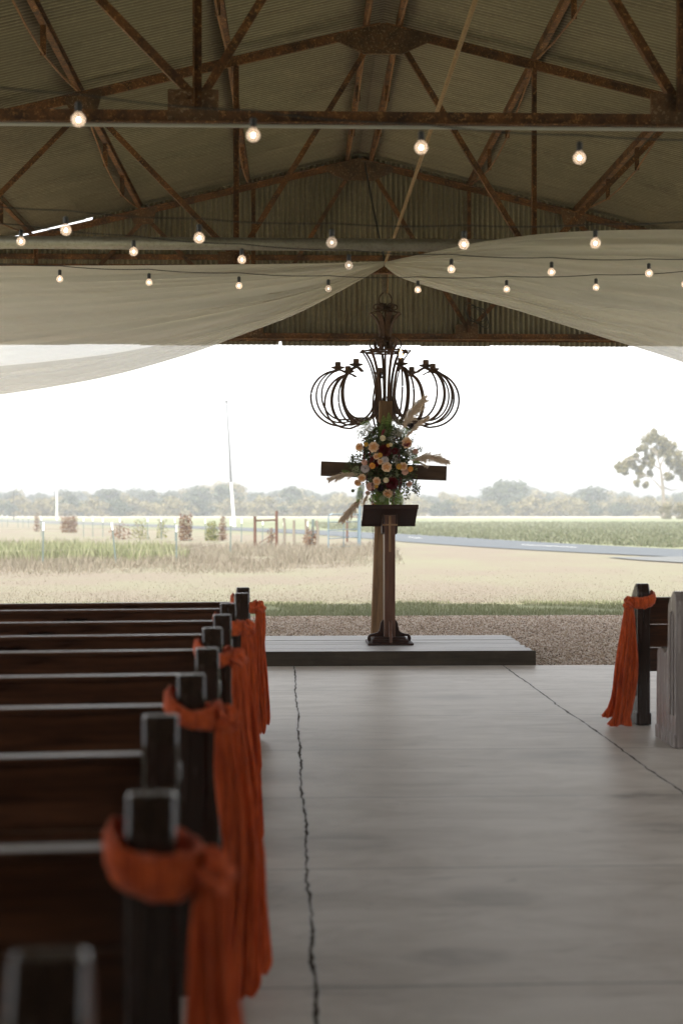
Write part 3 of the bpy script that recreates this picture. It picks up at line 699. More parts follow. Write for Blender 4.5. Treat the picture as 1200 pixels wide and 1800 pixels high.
rg = MB(); rg.tube(arc((0, 0, cz(618)), .25, 0, 360, 32, (1, 0, 0), (0, 1, 0))[:-1], .010, 8, closed=True)
for k in range(4):
    a = 2*math.pi*(k+.55)/8; d = Vector((math.cos(a), math.sin(a), 0)); rg.bar(d*-.29 + Vector((0, 0, cz(618))), d*.29 + Vector((0, 0, cz(618))), .022, .012)
    for s in (-1, 1): rg.lathe([(0, -.014), (.013, -.006), (.013, .006), (0, .014)], d*s*.295 + Vector((0, 0, cz(618))), 8)
rg.build('ring', M['iron'], ch)
lp = MB(); lp.tube(arc((0, 0, cz(527)), .072, -60, 240, 20, (1, 0, 0), (0, 0, 1), .085), .008, 8); lp.build('hanging_loop', M['iron'], ch)
# arms
def arm(a, lit=False):
    ax = Vector((math.cos(a), math.sin(a), 0)); sd_ = Vector((-ax.y, ax.x, 0))
    o = MB()
    st = [(.285, 617), (.215, 632), (.155, 655), (.118, 685), (.115, 710), (.135, 728)]
    o.ribbon(spline([ax*r + Vector((0, 0, cz(y))) for r, y in st], 5), sd_, .030, .012)
    for c_, z_, rx_, rz_, sp, w_ in ((.52, 698, .285, .300, 0, 0), (.53, 701, .345, .318, .045, .0120), (.50, 695, .235, .285, -.045, .0105)):
        h2 = [p + sd_*sp*math.sin(math.pi*i/14) for i, p in enumerate(arc(Vector((0, 0, cz(z_))) + ax*c_, rx_, -112, 78, 14, ax, (0, 0, 1), rz_))]
        pts = [ax*.11 + Vector((0, 0, cz(698))), ax*.15 + Vector((0, 0, cz(718))), ax*.24 + Vector((0, 0, cz(735)))] + h2[1:] + [ax*.565 + Vector((0, 0, cz(651))), ax*.50 + Vector((0, 0, cz(653)))]
        if w_: o.tube(spline(pts, 4), w_, 6)
        else: o.ribbon(spline(pts + [ax*.44 + Vector((0, 0, cz(658)))], 4), sd_, .042, .014)
    am = o.build('arm', M['iron'], ch, False)
    cp = Vector((0, 0, cz(651))) + ax*.555
    c = MB(); c.lathe([(.0, 0), (.03, .002), (.062, .012), (.080, .026), (.082, .030), (.060, .020), (.03, .012), (0, .011)], cp, 16); c.build('drip_pan', M['iron'], am, True)
    s = MB(); s.lathe([(.032, .010), (.034, .014), (.034, .082), (.028, .086), (.028, .084), (0, .084)], cp, 14); s.build('candle_sleeve', M['sleeve'], am)
    if lit:
        f = MB(); f.lathe([(0, .084), (.012, .090), (.020, .115), (.018, .135), (.008, .165), (0, .185)], cp, 12); f.build('candle_bulb', M['flame_glass'], am, True)
A0 = R(9)
for k, a_ in enumerate((6, 52, 93, 138, 189, 230, 284, 321)): arm(R(a_), k == 6)
# chain
def link(mb, c, ax, up, L=.055, r=.006, w=.017):
    pts = [Vector(c) + ax*math.cos(t)*w + up*math.sin(t)*L*.5 for t in [2*math.pi*i/12 for i in range(12)]]
    mb.tube(pts, r, 5, closed=True, up=(.3, .9, .1))
chn = empty('chandelier_chain', hook, 'tangled steel chains tied between drape knot and chandelier loop', 'chain')
for s, dx in ((0, -.035), (1, .0), (2, .04)):
    m = MB(); a = Vector((dx*1.1, .01*s, 0)); b = Vector((dx*.15, 0, P(677, 517, 16.3).z - hook.z))
    n = 11
    for i in range(n):
        c = a.lerp(b, (i+.5)/n) + Vector((.008*random.uniform(-1, 1), 0, 0)); link(m, c, Vector((1, 0, 0)) if i % 2 else Vector((.3, 1, 0)).normalized(), Vector((b.x-a.x, 0, b.z-a.z)).normalized())
    m.build('chain', M['chain'], chn)
m = MB(); m.bar(P(640, 478, 16.2)-hook, P(670, 476, 16.2)-hook, .02, .02); m.build('turnbuckle', M['conduit'], chn)
# ------------------------------------------------------------------ platform
random.seed(11)
pf = empty('wooden_platform', (1.1, 14.6, 0), 'low grey boarded wooden platform under the lectern and cross', 'platform')
off = Vector((1.1, 14.6, 0)); y = 13.76; i = 0
mb = MB()
while y < 15.46:
    wd = .138; e = 2.40 + random.uniform(-.03, .03) + (.02 if y < 14.2 else .05*random.random())
    mb.bbox((-.28+random.uniform(-.02, .02)-off.x, y-off.y, .112+random.uniform(-.001, .002)), (e-off.x, y+wd-off.y, .138+random.uniform(-.002, .003))); y += wd + random.uniform(.006, .013)
mb.build('deck', M['deck'], pf, bevel=.003)
mb = MB(); mb.bbox((-.27-off.x, 13.745-off.y, -.02), (2.44-off.x, 13.758-off.y+.01, .1385)); mb.build('front_board', M['deck_front'], pf, bevel=.002)
mb = MB(); mb.bbox((2.37-off.x, 13.79-off.y, -.02), (2.40-off.x, 15.46-off.y, .110)); mb.bbox((-.25-off.x, 13.79-off.y, -.02), (-.22-off.x, 15.46-off.y, .110)); mb.bbox((-.2-off.x, 15.42-off.y, -.02), (2.35-off.x, 15.45-off.y, .109)); mb.build('joist', M['deck_front'], pf)

# ------------------------------------------------------------------ lectern
LY = 14.45; LX = P(685, 1000, LY).x; zl = lambda py, Y=LY: P(684, py, Y).z
lec = empty('lectern', (LX, LY, .14), 'dark wooden lectern with sloping top and inlaid cross in front of the floral cross', 'lectern')
L = lambda x, y, z: Vector((x, y, z-.14))
mb = MB(); mb.bbox(L(-.055, 0, .18), L(.055, .20, zl(905))); mb.build('post', M['lect_post'], lec, bevel=.004)
top_z = zl(887, 14.32); bot_z = zl(922, 14.66)
n_ = Vector((0, top_z-bot_z, .34)).normalized()
mb = MB(); a = L(0, -.13, top_z-.012); b = L(0, .21, bot_z+.01); mb.bar(a, b, .555, .022, (0, 0, 1)); mb.build('reading_top', M['lect'], lec, bevel=.003)
mb = MB(); mb.bbox(L(-.279, -.152, top_z-.045), L(.279, -.132, top_z)); mb.build('front_rail', M['lect'], lec, bevel=.003)
mb = MB(); mb.bbox(L(-.279, .212, bot_z-.02), L(.279, .232, bot_z+.045)); mb.build('book_ledge', M['lect'], lec, bevel=.003)
for s in (-1, 1):
    mb = MB(); xx = s*.068; pr = [(.0, zl(937)), (.0, zl(902)), (-.05, top_z-.06), (.10, top_z-.125), (.18, zl(926)), (.16, zl(940))]
    mb.poly([L(xx, p[0], p[1]) for p in pr], .022, (1, 0, 0)); mb.build('side_bracket', M['lect'], lec, bevel=.003)
mb = MB(); mb.bbox(L(-.001-.011, -.006, zl(970)), L(.012, .002, zl(907))); mb.bbox(L(-.075, -.0075, zl(924)), L(.078, .002, zl(921))); mb.build('inlaid_cross', M['inlay'], lec)
mb = MB(); mb.bbox(L(-.232, -.14, .142), L(.232, .34, .162)); mb.build('base_plate', M['lect'], lec, bevel=.004)
mb = MB(); mb.bbox(L(-.185, -.06, .1625), L(.185, .26, .195)); mb.bbox(L(-.16, -.035, .1955), L(.16, .235, .215)); mb.build('plinth', M['lect'], lec, bevel=.006, segs=2)
def wing_prof(s):
    q = [(.058, .215), (.058, .385), (.075, .372), (.088, .35), (.095, .30), (.103, .272), (.125, .252), (.16, .242), (.195, .236), (.215, .222), (.225, .195), (.218, .165)]
    return [(s*a_, b_) for a_, b_ in spline([(a_, b_, 0) for a_, b_ in q], 1) and q] + [(s*.19, .165), (s*.187, .2155)]
for s in (-1, 1):
    mb = MB(); mb.poly([L(a_, .10, b_) for a_, b_ in wing_prof(s)], .035, (0, 1, 0)); mb.build('foot_wing', M['lect'], lec, bevel=.003)
mb = MB(); mb.poly([L(0.004, -.0-a_+.058-.002, b_) for a_, b_ in [(.058, .2155), (.058, .385), (.075, .372), (.088, .33), (.10, .28), (.115, .255), (.14, .235), (.16, .215), (.165, .163), (.12, .163), (.12, .2155)]], .030, (1, 0, 0)); mb.build('foot_wing', M['lect_post'], lec, bevel=.003)

# ------------------------------------------------------------------ cross
KY = 15.2; kb = P(662, 1112, KY); kt = P(677, 705, KY)
lean = math.atan2(kt.x-kb.x, kt.z-kb.z)
cr_ = empty('wooden_cross', (kb.x - math.tan(lean)*(kb.z-.139), KY, .139), 'tall rough timber cross leaning slightly right behind the lectern', 'cross', rot=(0, lean, 0))
H = kt.z-.139
mb = MB(); mb.bbox((-.062, -.07, 0), (.072, .07, H)); mb.build('upright', M['cross'], cr_, bevel=.004)
zc_ = P(674, 828, KY).z-.139
mb = MB(); mb.bbox((-.665, -.115, zc_-.078), (.675, -.0715, zc_+.078)); mb.build('crossbeam', M['cross_x'], cr_, bevel=.004)

# ------------------------------------------------------------------ flowers
def petal_mat(name, c1, c2, tr=.25):
    g = NT(name); v = g.coord((1, 1, 1)); a = g.noise(v, 40, 3); c = g.mix(a, c1, c2); g.set(c, .6, 0, .3)
    t = g.n('BsdfTranslucent'); g.l(c, t.inputs[0]); mx = g.n('MixShader', i0=tr); g.l(g.b.outputs[0], mx.inputs[1]); g.l(t.outputs[0], mx.inputs[2]); g.l(mx.outputs[0], g.o.inputs[0]); return g.mat
F_ = dict(peach=petal_mat('peach_petals', (.84, .54, .33), (.90, .72, .52)), blush=petal_mat('blush_petals', (.66, .36, .26), (.78, .52, .42)),
          cream=petal_mat('cream_petals', (.82, .68, .42), (.88, .78, .56)), yellow=petal_mat('yellow_petals', (.70, .38, .05), (.80, .50, .12)),
          orange=petal_mat('orange_petals', (.80, .34, .05), (.88, .44, .10)), lilac=petal_mat('pale_lilac_petals', (.62, .54, .52), (.76, .68, .66)),
          burg=petal_mat('burgundy_petals', (.085, .006, .008), (.16, .012, .014), .15), black=petal_mat('near_black_petals', (.018, .008, .014), (.035, .012, .02), .05),
          deep=petal_mat('orange_rose_heart', (.76, .36, .14), (.84, .48, .22)))
flo = empty('floral_arrangement', P(675, 830, 15.05), 'large autumn flower arrangement of roses, dahlias and pampas grass fixed on the cross', 'flowers')
FO = flo.location.copy()
def petal(mb, c, d, out, w, h, cup, mi=0, n=4):
    """one petal: base c, growing direction d, outward dir, width, height, cupping"""
    d = Vector(d).normalized(); s = d.cross(out).normalized(); vs = []
    for i in range(n+1):
        t = i/n; ww = w*(math.sin(math.pi*min(1, .18+.72*t)))*.5
        for j in (-1, -.5, 0, .5, 1):
            p = c + d*h*t + s*ww*j + out*(cup*h*(t*t*1.1 - .55*t) - abs(j)**2*ww*.55) 
            if t == 1: p = p - d*h*.12*abs(j) + out*h*.10
            vs.append(p)
    fs = [(i*5+j, i*5+j+1, (i+1)*5+j+1, (i+1)*5+j) for i in range(n) for j in range(4)]
    mb.add(vs, fs, mi)
def rose(name, c, r, mat, heart, face, opened=1.0, rings=5):
    mb = MB(); f = Vector(face).normalized(); _, s, u = basis(f); c = Vector(c)
    for k in range(rings):
        q = k/(rings-1) if rings > 1 else 1; npet = 4+k; rr = r*(.06+.50*q*opened)
        for i in range(npet):
            a = 2*math.pi*(i+.37*k+random.uniform(-.08, .08))/npet; o = s*math.cos(a) + u*math.sin(a)
            tilt = .10 + .95*q*opened
            d = (f*math.cos(tilt) + o*math.sin(tilt)).normalized(); outn = (o*math.cos(tilt) - f*math.sin(tilt)).normalized()
            petal(mb, c + o*rr*.55 - f*r*.30*(1-q*.3), d, outn, r*(.55+.75*q)*random.uniform(.92, 1.08), r*(.62+.12*(1-q))*random.uniform(.93, 1.07), .5, 1 if q < .38 else 0)
    return mb.build(name, [mat, heart], flo, True)
def dahlia(name, c, r, mat, face, rings=6, n0=6):
    mb = MB(); f = Vector(face).normalized(); _, s, u = basis(f); c = Vector(c)
    for k in range(rings):
        q = (k+1)/rings; npet = int(n0+k*2.5)
        for i in range(npet):
            a = 2*math.pi*(i+.5*(k % 2)+random.uniform(-.1, .1))/npet; o = s*math.cos(a) + u*math.sin(a); tilt = .15+1.25*q
            d = (f*math.cos(tilt) + o*math.sin(tilt)).normalized(); outn = (o*math.cos(tilt) - f*math.sin(tilt)).normalized()
            petal(mb, c - f*r*.25 + o*r*.1, d, outn, r*.42*(.6+.5*q), r*(.50+.52*q), -.25, 0, 3)
    return mb.build(name, mat, flo, True)
def fpos(x, y, dep): return P(540+x/4.286, 690+y/4.286, 15.12-dep) - FO
sc_ = 15.0/2500/4.286
random.seed(21)
for x, y, r, kk in [(500,410,40,'peach'), (392,412,30,'peach'), (750,378,38,'peach'), (597,560,38,'peach'), (412,643,28,'peach'), (380,680,28,'peach'), (522,668,32,'peach'), (606,762,35,'peach'), (722,558,32,'peach'), (737,595,26,'blush'), (520,482,22,'peach'), (475,710,32,'blush'), (768,690,24,'blush'), (815,445,22,'blush'), (430,528,24,'blush'), (455,757,18,'blush'), (548,520,22,'peach')]:
    dx = (x-590)/300; dz = (470-y)/300
    rose('rose', fpos(x, y, .30 - .10*(dx*dx+dz*dz)), r*sc_*random.uniform(1.08, 1.28), F_[kk], F_['deep'] if kk == 'peach' else F_['blush'], (dx*.5+random.uniform(-.25, .1), -1, dz*.5+random.uniform(-.3, .1)))
for x, y, r, kk in [(568,343,25,'cream'), (592,660,24,'cream'), (628,392,17,'cream'), (490,552,26,'orange'), (776,576,24,'orange'), (442,392,19,'yellow'), (548,472,21,'yellow'), (608,398,16,'yellow'), (690,557,25,'yellow'), (500,848,22,'yellow'), (520,706,16,'yellow')]:
    dx = (x-590)/300; dz = (470-y)/300
    rose('ranunculus', fpos(x, y, .32 - .10*(dx*dx+dz*dz)), r*sc_*1.12, F_[kk], F_['cream'] if kk == 'cream' else F_[kk], (dx*.4, -1, dz*.3-.1), .75, 6)
for x, y, r, kk in [(583,438,42,'burg'), (508,520,36,'burg'), (637,683,42,'burg'), (550,720,22,'black'), (780,245,24,'black'), (583,508,25,'lilac'), (434,572,28,'lilac'), (660,440,22,'burg')]:
    dx = (x-590)/300; dz = (470-y)/300
    dahlia('dahlia', fpos(x, y, .29 - .08*(dx*dx+dz*dz)), r*sc_*1.2, F_[kk], (dx*.4, -1, dz*.3))
g = NT('pampas_plume'); gp = g.n('NewGeometry'); c = g.ramp(gp.outputs['Random Per Island'], [(0, (.50, .36, .25)), (.5, (.74, .60, .46)), (1, (.86, .76, .65))]); g.set(c, .9, 0, .1)
t_ = g.n('BsdfTranslucent'); g.l(c, t_.inputs[0]); mx = g.n('MixShader', i0=.4); g.l(g.b.outputs[0], mx.inputs[1]); g.l(t_.outputs[0], mx.inputs[2]); g.l(mx.outputs[0], g.o.inputs[0]); M['pampas'] = g.mat
def pampas(a, b, wid, n=1500, dep=.2, droop=.12):
    A = fpos(*a, dep); B = fpos(*b, dep+.05); L_ = (B-A).length; d = (B-A).normalized(); ctr = spline([A, A.lerp(B, .5) + Vector((0, 0, L_*droop*.5)), B], 12)
    V = []; F = []
    for q_ in range(150):
        t = random.random()**.85; f = t*(len(ctr)-1); j = min(int(f), len(ctr)-2); p0 = ctr[j].lerp(ctr[j+1], f-j); dd = (ctr[j+1]-ctr[j]).normalized()
        o = Vector((random.gauss(0, 1), random.gauss(0, .8), random.gauss(0, 1))); o = (o - dd*o.dot(dd)).normalized()
        rad = wid*sc_*(math.sin(math.pi*min(1, .12+.80*t))**.6)*random.uniform(.35, 1.15); axis = (o*random.uniform(.3, .75) + dd*random.uniform(.9, 1.5) + Vector((0, 0, -.18))).normalized(); Lq = rad*random.uniform(1.2, 2.1)
        for _ in range(n//60):
            u_ = random.random(); p = p0 + axis*Lq*u_*.75; hd = (axis + Vector((random.gauss(0, 1), random.gauss(0, 1), random.gauss(0, 1)))*.42).normalized(); ln = Lq*random.uniform(.18, .42)
            e = p + hd*ln + Vector((0, 0, -ln*.2)); sd2 = hd.cross(Vector((.2, 1, .1))).normalized()*.0015; m_ = p.lerp(e, .5); k = len(V)
            V += [p-sd2*.6, p+sd2*.6, m_+sd2, m_-sd2, e]; F += [(k, k+1, k+2), (k, k+2, k+3), (k+3, k+2, k+4)]
    o = fast_mesh('pampas_plume', V, F, M['pampas'], flo)
    st = MB(); st.tube([A - d*.10 + Vector((0, .08, 0)), A, A.lerp(B, .6)], .0025, 5); st.build('stem', M['pampas'], o)
pampas((712, 275), (872, 58), 56, 2400); pampas((735, 345), (908, 190), 30, 1300, .22); pampas((780, 508), (1040, 512), 50, 2300, .2, .2)
pampas((385, 612), (180, 648), 44, 2000, .2, .1); pampas((400, 800), (272, 948), 50, 2300, .16, .02); pampas((462, 745), (425, 835), 22, 600, .2, 0)
pampas((800, 515), (905, 555), 18, 400, .2, .1)
fern_m = m_leaf('fern_green', [(0, (.07, .12, .02)), (.6, (.15, .23, .045)), (1, (.24, .32, .08))], .35)
dark_m = m_leaf('dark_foliage', [(0, (.022, .034, .012)), (.5, (.07, .085, .028)), (.85, (.16, .18, .07)), (1, (.09, .022, .025))], .25)
pale_m = m_leaf('pale_umbel_flowers', [(0, (.34, .32, .24)), (.6, (.50, .46, .38)), (1, (.66, .62, .54))], .3)
greenu_m = m_leaf('green_umbel_flowers', [(0, (.20, .24, .12)), (.6, (.33, .37, .20)), (1, (.48, .50, .32))], .3)
red_m = m_leaf('red_trailing_beads', [(0, (.05, .008, .008)), (.6, (.11, .015, .02)), (1, (.18, .03, .03))], .2)
def fern(a, b, wid, dep=.2, mat=None, n=26):
    A = fpos(*a, dep); B = fpos(*b, dep+.06); d = (B-A).normalized(); L_ = (B-A).length; s = d.cross(Vector((0, -1, .1))).normalized(); V = []; F = []
    for i in range(n):
        t = (i+.5)/n; p = A.lerp(B, t) + Vector((0, -.02*math.sin(3*t), 0)); ln = wid*sc_*math.sin(math.pi*min(1, .22+.76*t))
        for sg in (-1, 1):
            e = p + s*sg*ln + d*ln*.45 + Vector((0, .012*random.uniform(-1, 1), -.15*ln)); q = p.lerp(e, .4); hw = d*L_/n*.42; k = len(V)
            V += [p-hw*.6, p+hw*.6, q+hw, q-hw, e]; F += [(k, k+1, k+2), (k, k+2, k+3), (k+3, k+2, k+4)]
    o = fast_mesh('fern_frond', V, F, mat or fern_m, flo); st = MB(); st.tube([A, A.lerp(B, .5)+Vector((0, -.02, 0)), B], .002, 4); st.build('stem', dark_m, o)
for a, b, wd in [((592,350),(572,170),42), ((618,330),(612,148),36), ((555,330),(560,235),34), ((420,690),(372,832),34), ((395,710),(395,800),28), ((700,330),(752,262),36), ((735,300),(790,285),26), ((560,740),(528,868),34), ((600,760),(590,868),34), ((650,720),(668,868),38), ((690,740),(712,850),30), ((760,490),(830,470),34), ((330,610),(255,585),22), ((470,220),(395,240),22), ((800,520),(850,530),22), ((560,850),(545,925),24), ((635,855),(640,915),16)]:
    fern(a, b, wd, .12 + .1*random.random())
def leaves(name, n, region, size, mat, dep=(.02, .24)):
    V = []; F = []
    for _ in range(n):
        c = fpos(*region(), random.uniform(*dep)); d = Vector((random.gauss(0, 1), random.gauss(0, .6), random.gauss(0, 1))).normalized(); o = Vector((random.gauss(0, 1), -1, random.gauss(0, 1))).normalized()
        s = d.cross(o).normalized(); l_ = size*random.uniform(.6, 1.4); k = len(V)
        V += [c, c+d*l_*.5+s*l_*.26, c+d*l_, c+d*l_*.5-s*l_*.26]; F.append((k, k+1, k+2, k+3))
    return fast_mesh(name, V, F, mat, flo)
def ell(cx, cy, rx, ry, pw=.5):
    def f():
        a = random.uniform(0, 6.283); r = random.random()**pw; return (cx+rx*r*math.cos(a), cy+ry*r*math.sin(a))
    return f
leaves('foliage', 3900, ell(585, 500, 170, 265), .036, dark_m, (.02, .22)); leaves('foliage', 600, ell(590, 780, 115, 100), .034, fern_m, (.02, .2))
leaves('foliage', 1300, ell(600, 520, 240, 250, .7), .030, dark_m, (.05, .2))
def sprig(path, n, size, mat, spread, nm='sprig'):
    """branching twig with small leaves along it"""
    pts = [fpos(a, b, .16) for a, b in path]; c = spline(pts, 6); m = MB(); m.tube(c, .0014, 4); V = []; F = []
    for i in range(n):
        f = random.random()*(len(c)-1); j = min(int(f), len(c)-2); p = c[j].lerp(c[j+1], f-j)
        d = Vector((random.gauss(0, 1), random.gauss(0, .5), random.gauss(0, 1))).normalized(); q = p + d*spread*random.uniform(.2, 1); m.tube([p, q], .0006, 3)
        s = d.cross(Vector((random.gauss(0, .4), -1, random.gauss(0, .4)))).normalized(); l_ = size*random.uniform(.6, 1.3); k = len(V)
        V += [q, q+d*l_*.5+s*l_*.35, q+d*l_, q+d*l_*.5-s*l_*.35]; F.append((k, k+1, k+2, k+3))
    o = fast_mesh(nm, V, F, mat, flo); m.build('stem', dark_m, o)
for path in [[(690,600),(760,660),(800,700),(815,760)], [(700,640),(770,720),(835,735)], [(700,660),(740,740),(760,790)], [(740,640),(800,660),(830,730)]]: sprig(path, 60, .022, dark_m, .035)
for path in [[(450,560),(380,520),(315,480)], [(440,540),(360,500),(330,560)], [(430,620),(350,560),(310,540)]]: sprig(path, 60, .022, dark_m, .035)
for path in [[(480,330),(420,260),(375,285)], [(500,320),(440,230),(400,215)], [(520,300),(470,240),(455,205)], [(450,340),(400,300),(385,340)], [(700,300),(670,230),(660,190)], [(690,300),(700,240),(720,200)]]: sprig(path, 70, .013, pale_m, .04)
for path in [[(480,340),(430,300),(410,330)], [(500,340),(460,310),(520,290)], [(640,330),(690,300),(745,240)], [(700,470),(760,430),(830,410)], [(690,430),(770,400),(800,330)], [(800,470),(840,430),(850,420)]]: sprig(path, 50, .015, dark_m, .035)
for path in [[(640,340),(700,330),(800,250)], [(720,480),(800,440),(835,455)]]: sprig(path, 40, .012, pale_m, .03)
def umbel(x, y, r, mat):
    V = []; F = []; m = MB(); c0 = fpos(x, y, .20)
    for i in range(26):
        a = random.uniform(0, 6.283); q = random.random()**.5; cc = c0 + Vector((math.cos(a)*q*r*sc_, -.03*(1-q*q), math.sin(a)*q*r*sc_)); m.tube([c0+Vector((0, .05, -.01)), cc], .0008, 3)
        for j in range(16):
            p = cc + Vector((random.gauss(0, 1), random.gauss(0, .5), random.gauss(0, 1)))*.0065; s1 = Vector((random.gauss(0, 1), random.gauss(0, .6), random.gauss(0, 1))).normalized()*.0032; s2 = s1.cross(Vector((random.gauss(0, .3), 1, random.gauss(0, .3)))).normalized()*.0032; k = len(V)
            V += [p-s1, p+s2, p+s1, p-s2]; F.append((k, k+1, k+2, k+3))
    o = fast_mesh('umbel', V, F, mat, flo); m.build('stem', dark_m, o)
umbel(655, 330, 46, pale_m); umbel(668, 505, 44, pale_m); umbel(640, 605, 54, greenu_m); umbel(375, 598, 42, greenu_m); umbel(690, 300, 30, pale_m); umbel(450, 275, 34, pale_m); umbel(560, 800, 24, greenu_m); umbel(770, 450, 26, pale_m)
def beads(x, y0, y1, n, wob=8, parent=flo, r=(.004, .009)):
    m = MB(); p0 = fpos(x, y0, .22); m.tube([p0, fpos(x+wob*.4, (y0+y1)/2, .24), fpos(x, y1, .24)], .0012, 4)
    for i in range(n):
        t = random.random(); c = fpos(x + wob*(random.gauss(0, .45) + .5*math.sin(6*t)), y0+(y1-y0)*t, .24); q = random.uniform(*r)*(1.1-.6*t)
        m.lathe([(0, -q), (q*.9, -q*.4), (q, q*.3), (0, q)], c, 5)
    m.build('trailing_beads', red_m, parent)
for x, y0, y1, n in [(427,340,610,70), (470,430,600,50), (445,560,700,40), (488,680,840,70), (650,680,850,50), (690,420,520,40), (700,640,760,40), (410,760,860,24)]: beads(x, y0, y1, n)
beads(495, 820, 1182, 60, 5, r=(.003, .006)); beads(700, 820, 960, 30, 8)
mb = MB(); c = fpos(343, 740, .2); r_ = 13*sc_; mb.lathe([(0, -r_)] + [(r_*math.sin(t), -r_*math.cos(t)) for t in [math.pi*k/6 for k in range(1, 6)]] + [(0, r_)], c, 10)
o = mb.build('seed_pod', dark_m, flo, True); mb = MB(); mb.tube([c, fpos(395, 715, .15), fpos(450, 660, .1)], .0016, 4); mb.build('stem', dark_m, o)
m = MB(); a_ = fpos(480, 215, .1)
for (x, y) in ((575, 285), ):
    for i in range(16):
        p = fpos(x-14+random.uniform(-8, 8), y+30+random.uniform(-10, 10), .3); m.tube([p, p+Vector((.02, -.01, .045))+Vector((random.uniform(-.01, .01), 0, random.uniform(-.01, .01)))], .0022, 4)
for i in range(22):
    p = fpos(720+random.uniform(0, 30), 408-random.uniform(0, 16), .38); m.tube([p, p+Vector((random.uniform(.01, .06), 0, random.uniform(0, .03)))], .0024, 4)
m.build('celosia', m_leaf('crimson_celosia', [(0, (.14, .01, .02)), (1, (.30, .03, .05))]), flo)

# ------------------------------------------------------------------ pews
def pew_profile():
    pr = [(0, .0), (0, .925), (.035, .988), (.075, .990), (.150, .935), (.19, .890), (.193, .80), (.198, .70)]
    pr += [(.205, .63), (.225, .60), (.26, .583), (.30, .585), (.36, .60), (.41, .603), (.445, .588), (.463, .555), (.458, .52), (.462, .46), (.475, .40), (.48, 0)]
    return pr
def make_end_mesh(mat):
    mb = MB(); mb.poly([(0, a, b) for a, b in pew_profile()], .088, (1, 0, 0)); return mb
def make_pew(side, width=3.2, end_mat=None):
    """side -1: seat runs off to -x from the aisle end"""
    root = empty('church_pew', (0, 0, 0)); s = side
    mb = make_end_mesh(None); e = mb.build('pew_end', end_mat or M['pew_end'], root, bevel=.0065)
    # arched panel and base moulding on both faces
    g_ = MB()
    for f in (-1, 1):
        x = f*.0465; arch = [(.058, .20), (.058, .80)] + [(.093 - .035*math.cos(t), .80+.06*math.sin(t)) for t in [math.pi*k/8 for k in range(1, 8)]] + [(.128, .80), (.128, .20)]
        g_.tube([(x, a, b) for a, b in arch], .0045, 5, closed=True)
        g_.bbox((f*.0442, .004, .004), (f*.052, .474, .085))
    g_.build('panel_moulding', end_mat or M['pew_end'], e, bevel=0)
    e2 = copy_tree(e, root); e2.location = (s*(width+.09), 0, 0)
    x0, x1 = s*.045, s*(.045+width)
    mb = MB(); tilt = .07
    def slab(za, zb, th, yb):
        mb.bar(((x0+x1)/2, yb + tilt*(za-.4), za), ((x0+x1)/2, yb + tilt*(zb-.4)*1.0, zb), width-.002, th, (0, 1, 0))
    B = MB()
    for za, zb in ((.37, .535), (.538, .70), (.703, .872)):
        ya, yb = .105 - .05*(za-.37)/.5, .105 - .05*(zb-.37)/.5
        B.add([(x0, ya, za), (x1, ya, za), (x1, yb, zb), (x0, yb, zb), (x0, ya+.022, za), (x1, ya+.022, za), (x1, yb+.022, zb), (x0, yb+.022, zb)],
              [(0, 1, 2, 3), (7, 6, 5, 4), (0, 4, 5, 1), (3, 2, 6, 7), (0, 3, 7, 4), (1, 5, 6, 2)])
    B.build('backrest', M['pew'], root, bevel=.003)
    R_ = MB(); R_.bbox((x0, .038, .873), (x1, .092, .893)); R_.build('top_rail', M['pew'], root, bevel=.005)
    S = MB(); S.bbox((x0, .13, .415), (x1, .465, .44)); S.build('seat', M['pew'], root, bevel=.005)
    S = MB(); S.bbox((x0, .43, .33), (x1, .45, .414)); S.build('seat_apron', M['pew'], root)
    for f in (.35, .7):
        S = MB(); S.poly([(s*(.045+width*f), .12, 0), (s*(.045+width*f), .12, .369), (s*(.045+width*f), .16, .413), (s*(.045+width*f), .42, .413), (s*(.045+width*f), .40, 0)], .04, (1, 0, 0)); S.build('support', M['pew_end'], root)
    return root
PX = [(428, 1033), (426, 1043), (402, 1061), (392, 1081), (375, 1104), (366, 1140), (338, 1186), (285, 1258), (269, 1396), (91, 1678)]
ordl = ['dark pew farthest away on the left, just before the platform', 'second farthest left pew, its bare post overlapping the farthest scarf', 'third left pew from the far end, post tied with a scarf', 'fourth left pew from the far end, bare post between two scarved pews',
        'fifth left pew from the far end, scarf loop around its post', 'sixth left pew from the far end, bare square post', 'seventh left pew, wearing a bright blurred scarf', 'eighth left pew, bare post in front of the seventh pew scarf',
        'second nearest left pew, post wrapped by the largest blurred scarf', 'nearest left pew, blurred pale post top at the bottom corner']
pl = make_pew(-1); pews = []
PEW_ROT = R(5)
for i, (px, py) in enumerate(PX):
    D = .512*2500/(py-898); X = P(px, py, D).x
    o = pl if i == 0 else copy_tree(pl)
    o.location = (X, D-.045, .001); o.rotation_euler.z = PEW_ROT*(1 if i < 8 else .8) 
    tag(o, ordl[i], 'pew', 'pews left of the aisle')
    pews.append((X, D-.045))
pr_ = make_pew(1, 3.2, M['pew_end'])
pr_.location = (2.505, 9.83, .001); tag(pr_, 'dark pew at right of the aisle with an orange scarf tied on its end', 'pew', 'pews right of the aisle')
pr2 = copy_tree(pr_); pr2.location = (2.505, 8.86, .001); tag(pr2, 'pew at the right edge of the photo showing its pale sheen-painted end without scarf', 'pew', 'pews right of the aisle')
for ch in pr2.children:
    if ch.name.startswith('pew_end') and abs(ch.location.x) < .1:
        ch.data = ch.data.copy(); ch.data.materials[0] = M['pew_grey']
        for c2 in ch.children: c2.data = c2.data.copy(); c2.data.materials[0] = M['pew_grey']
PRG = True

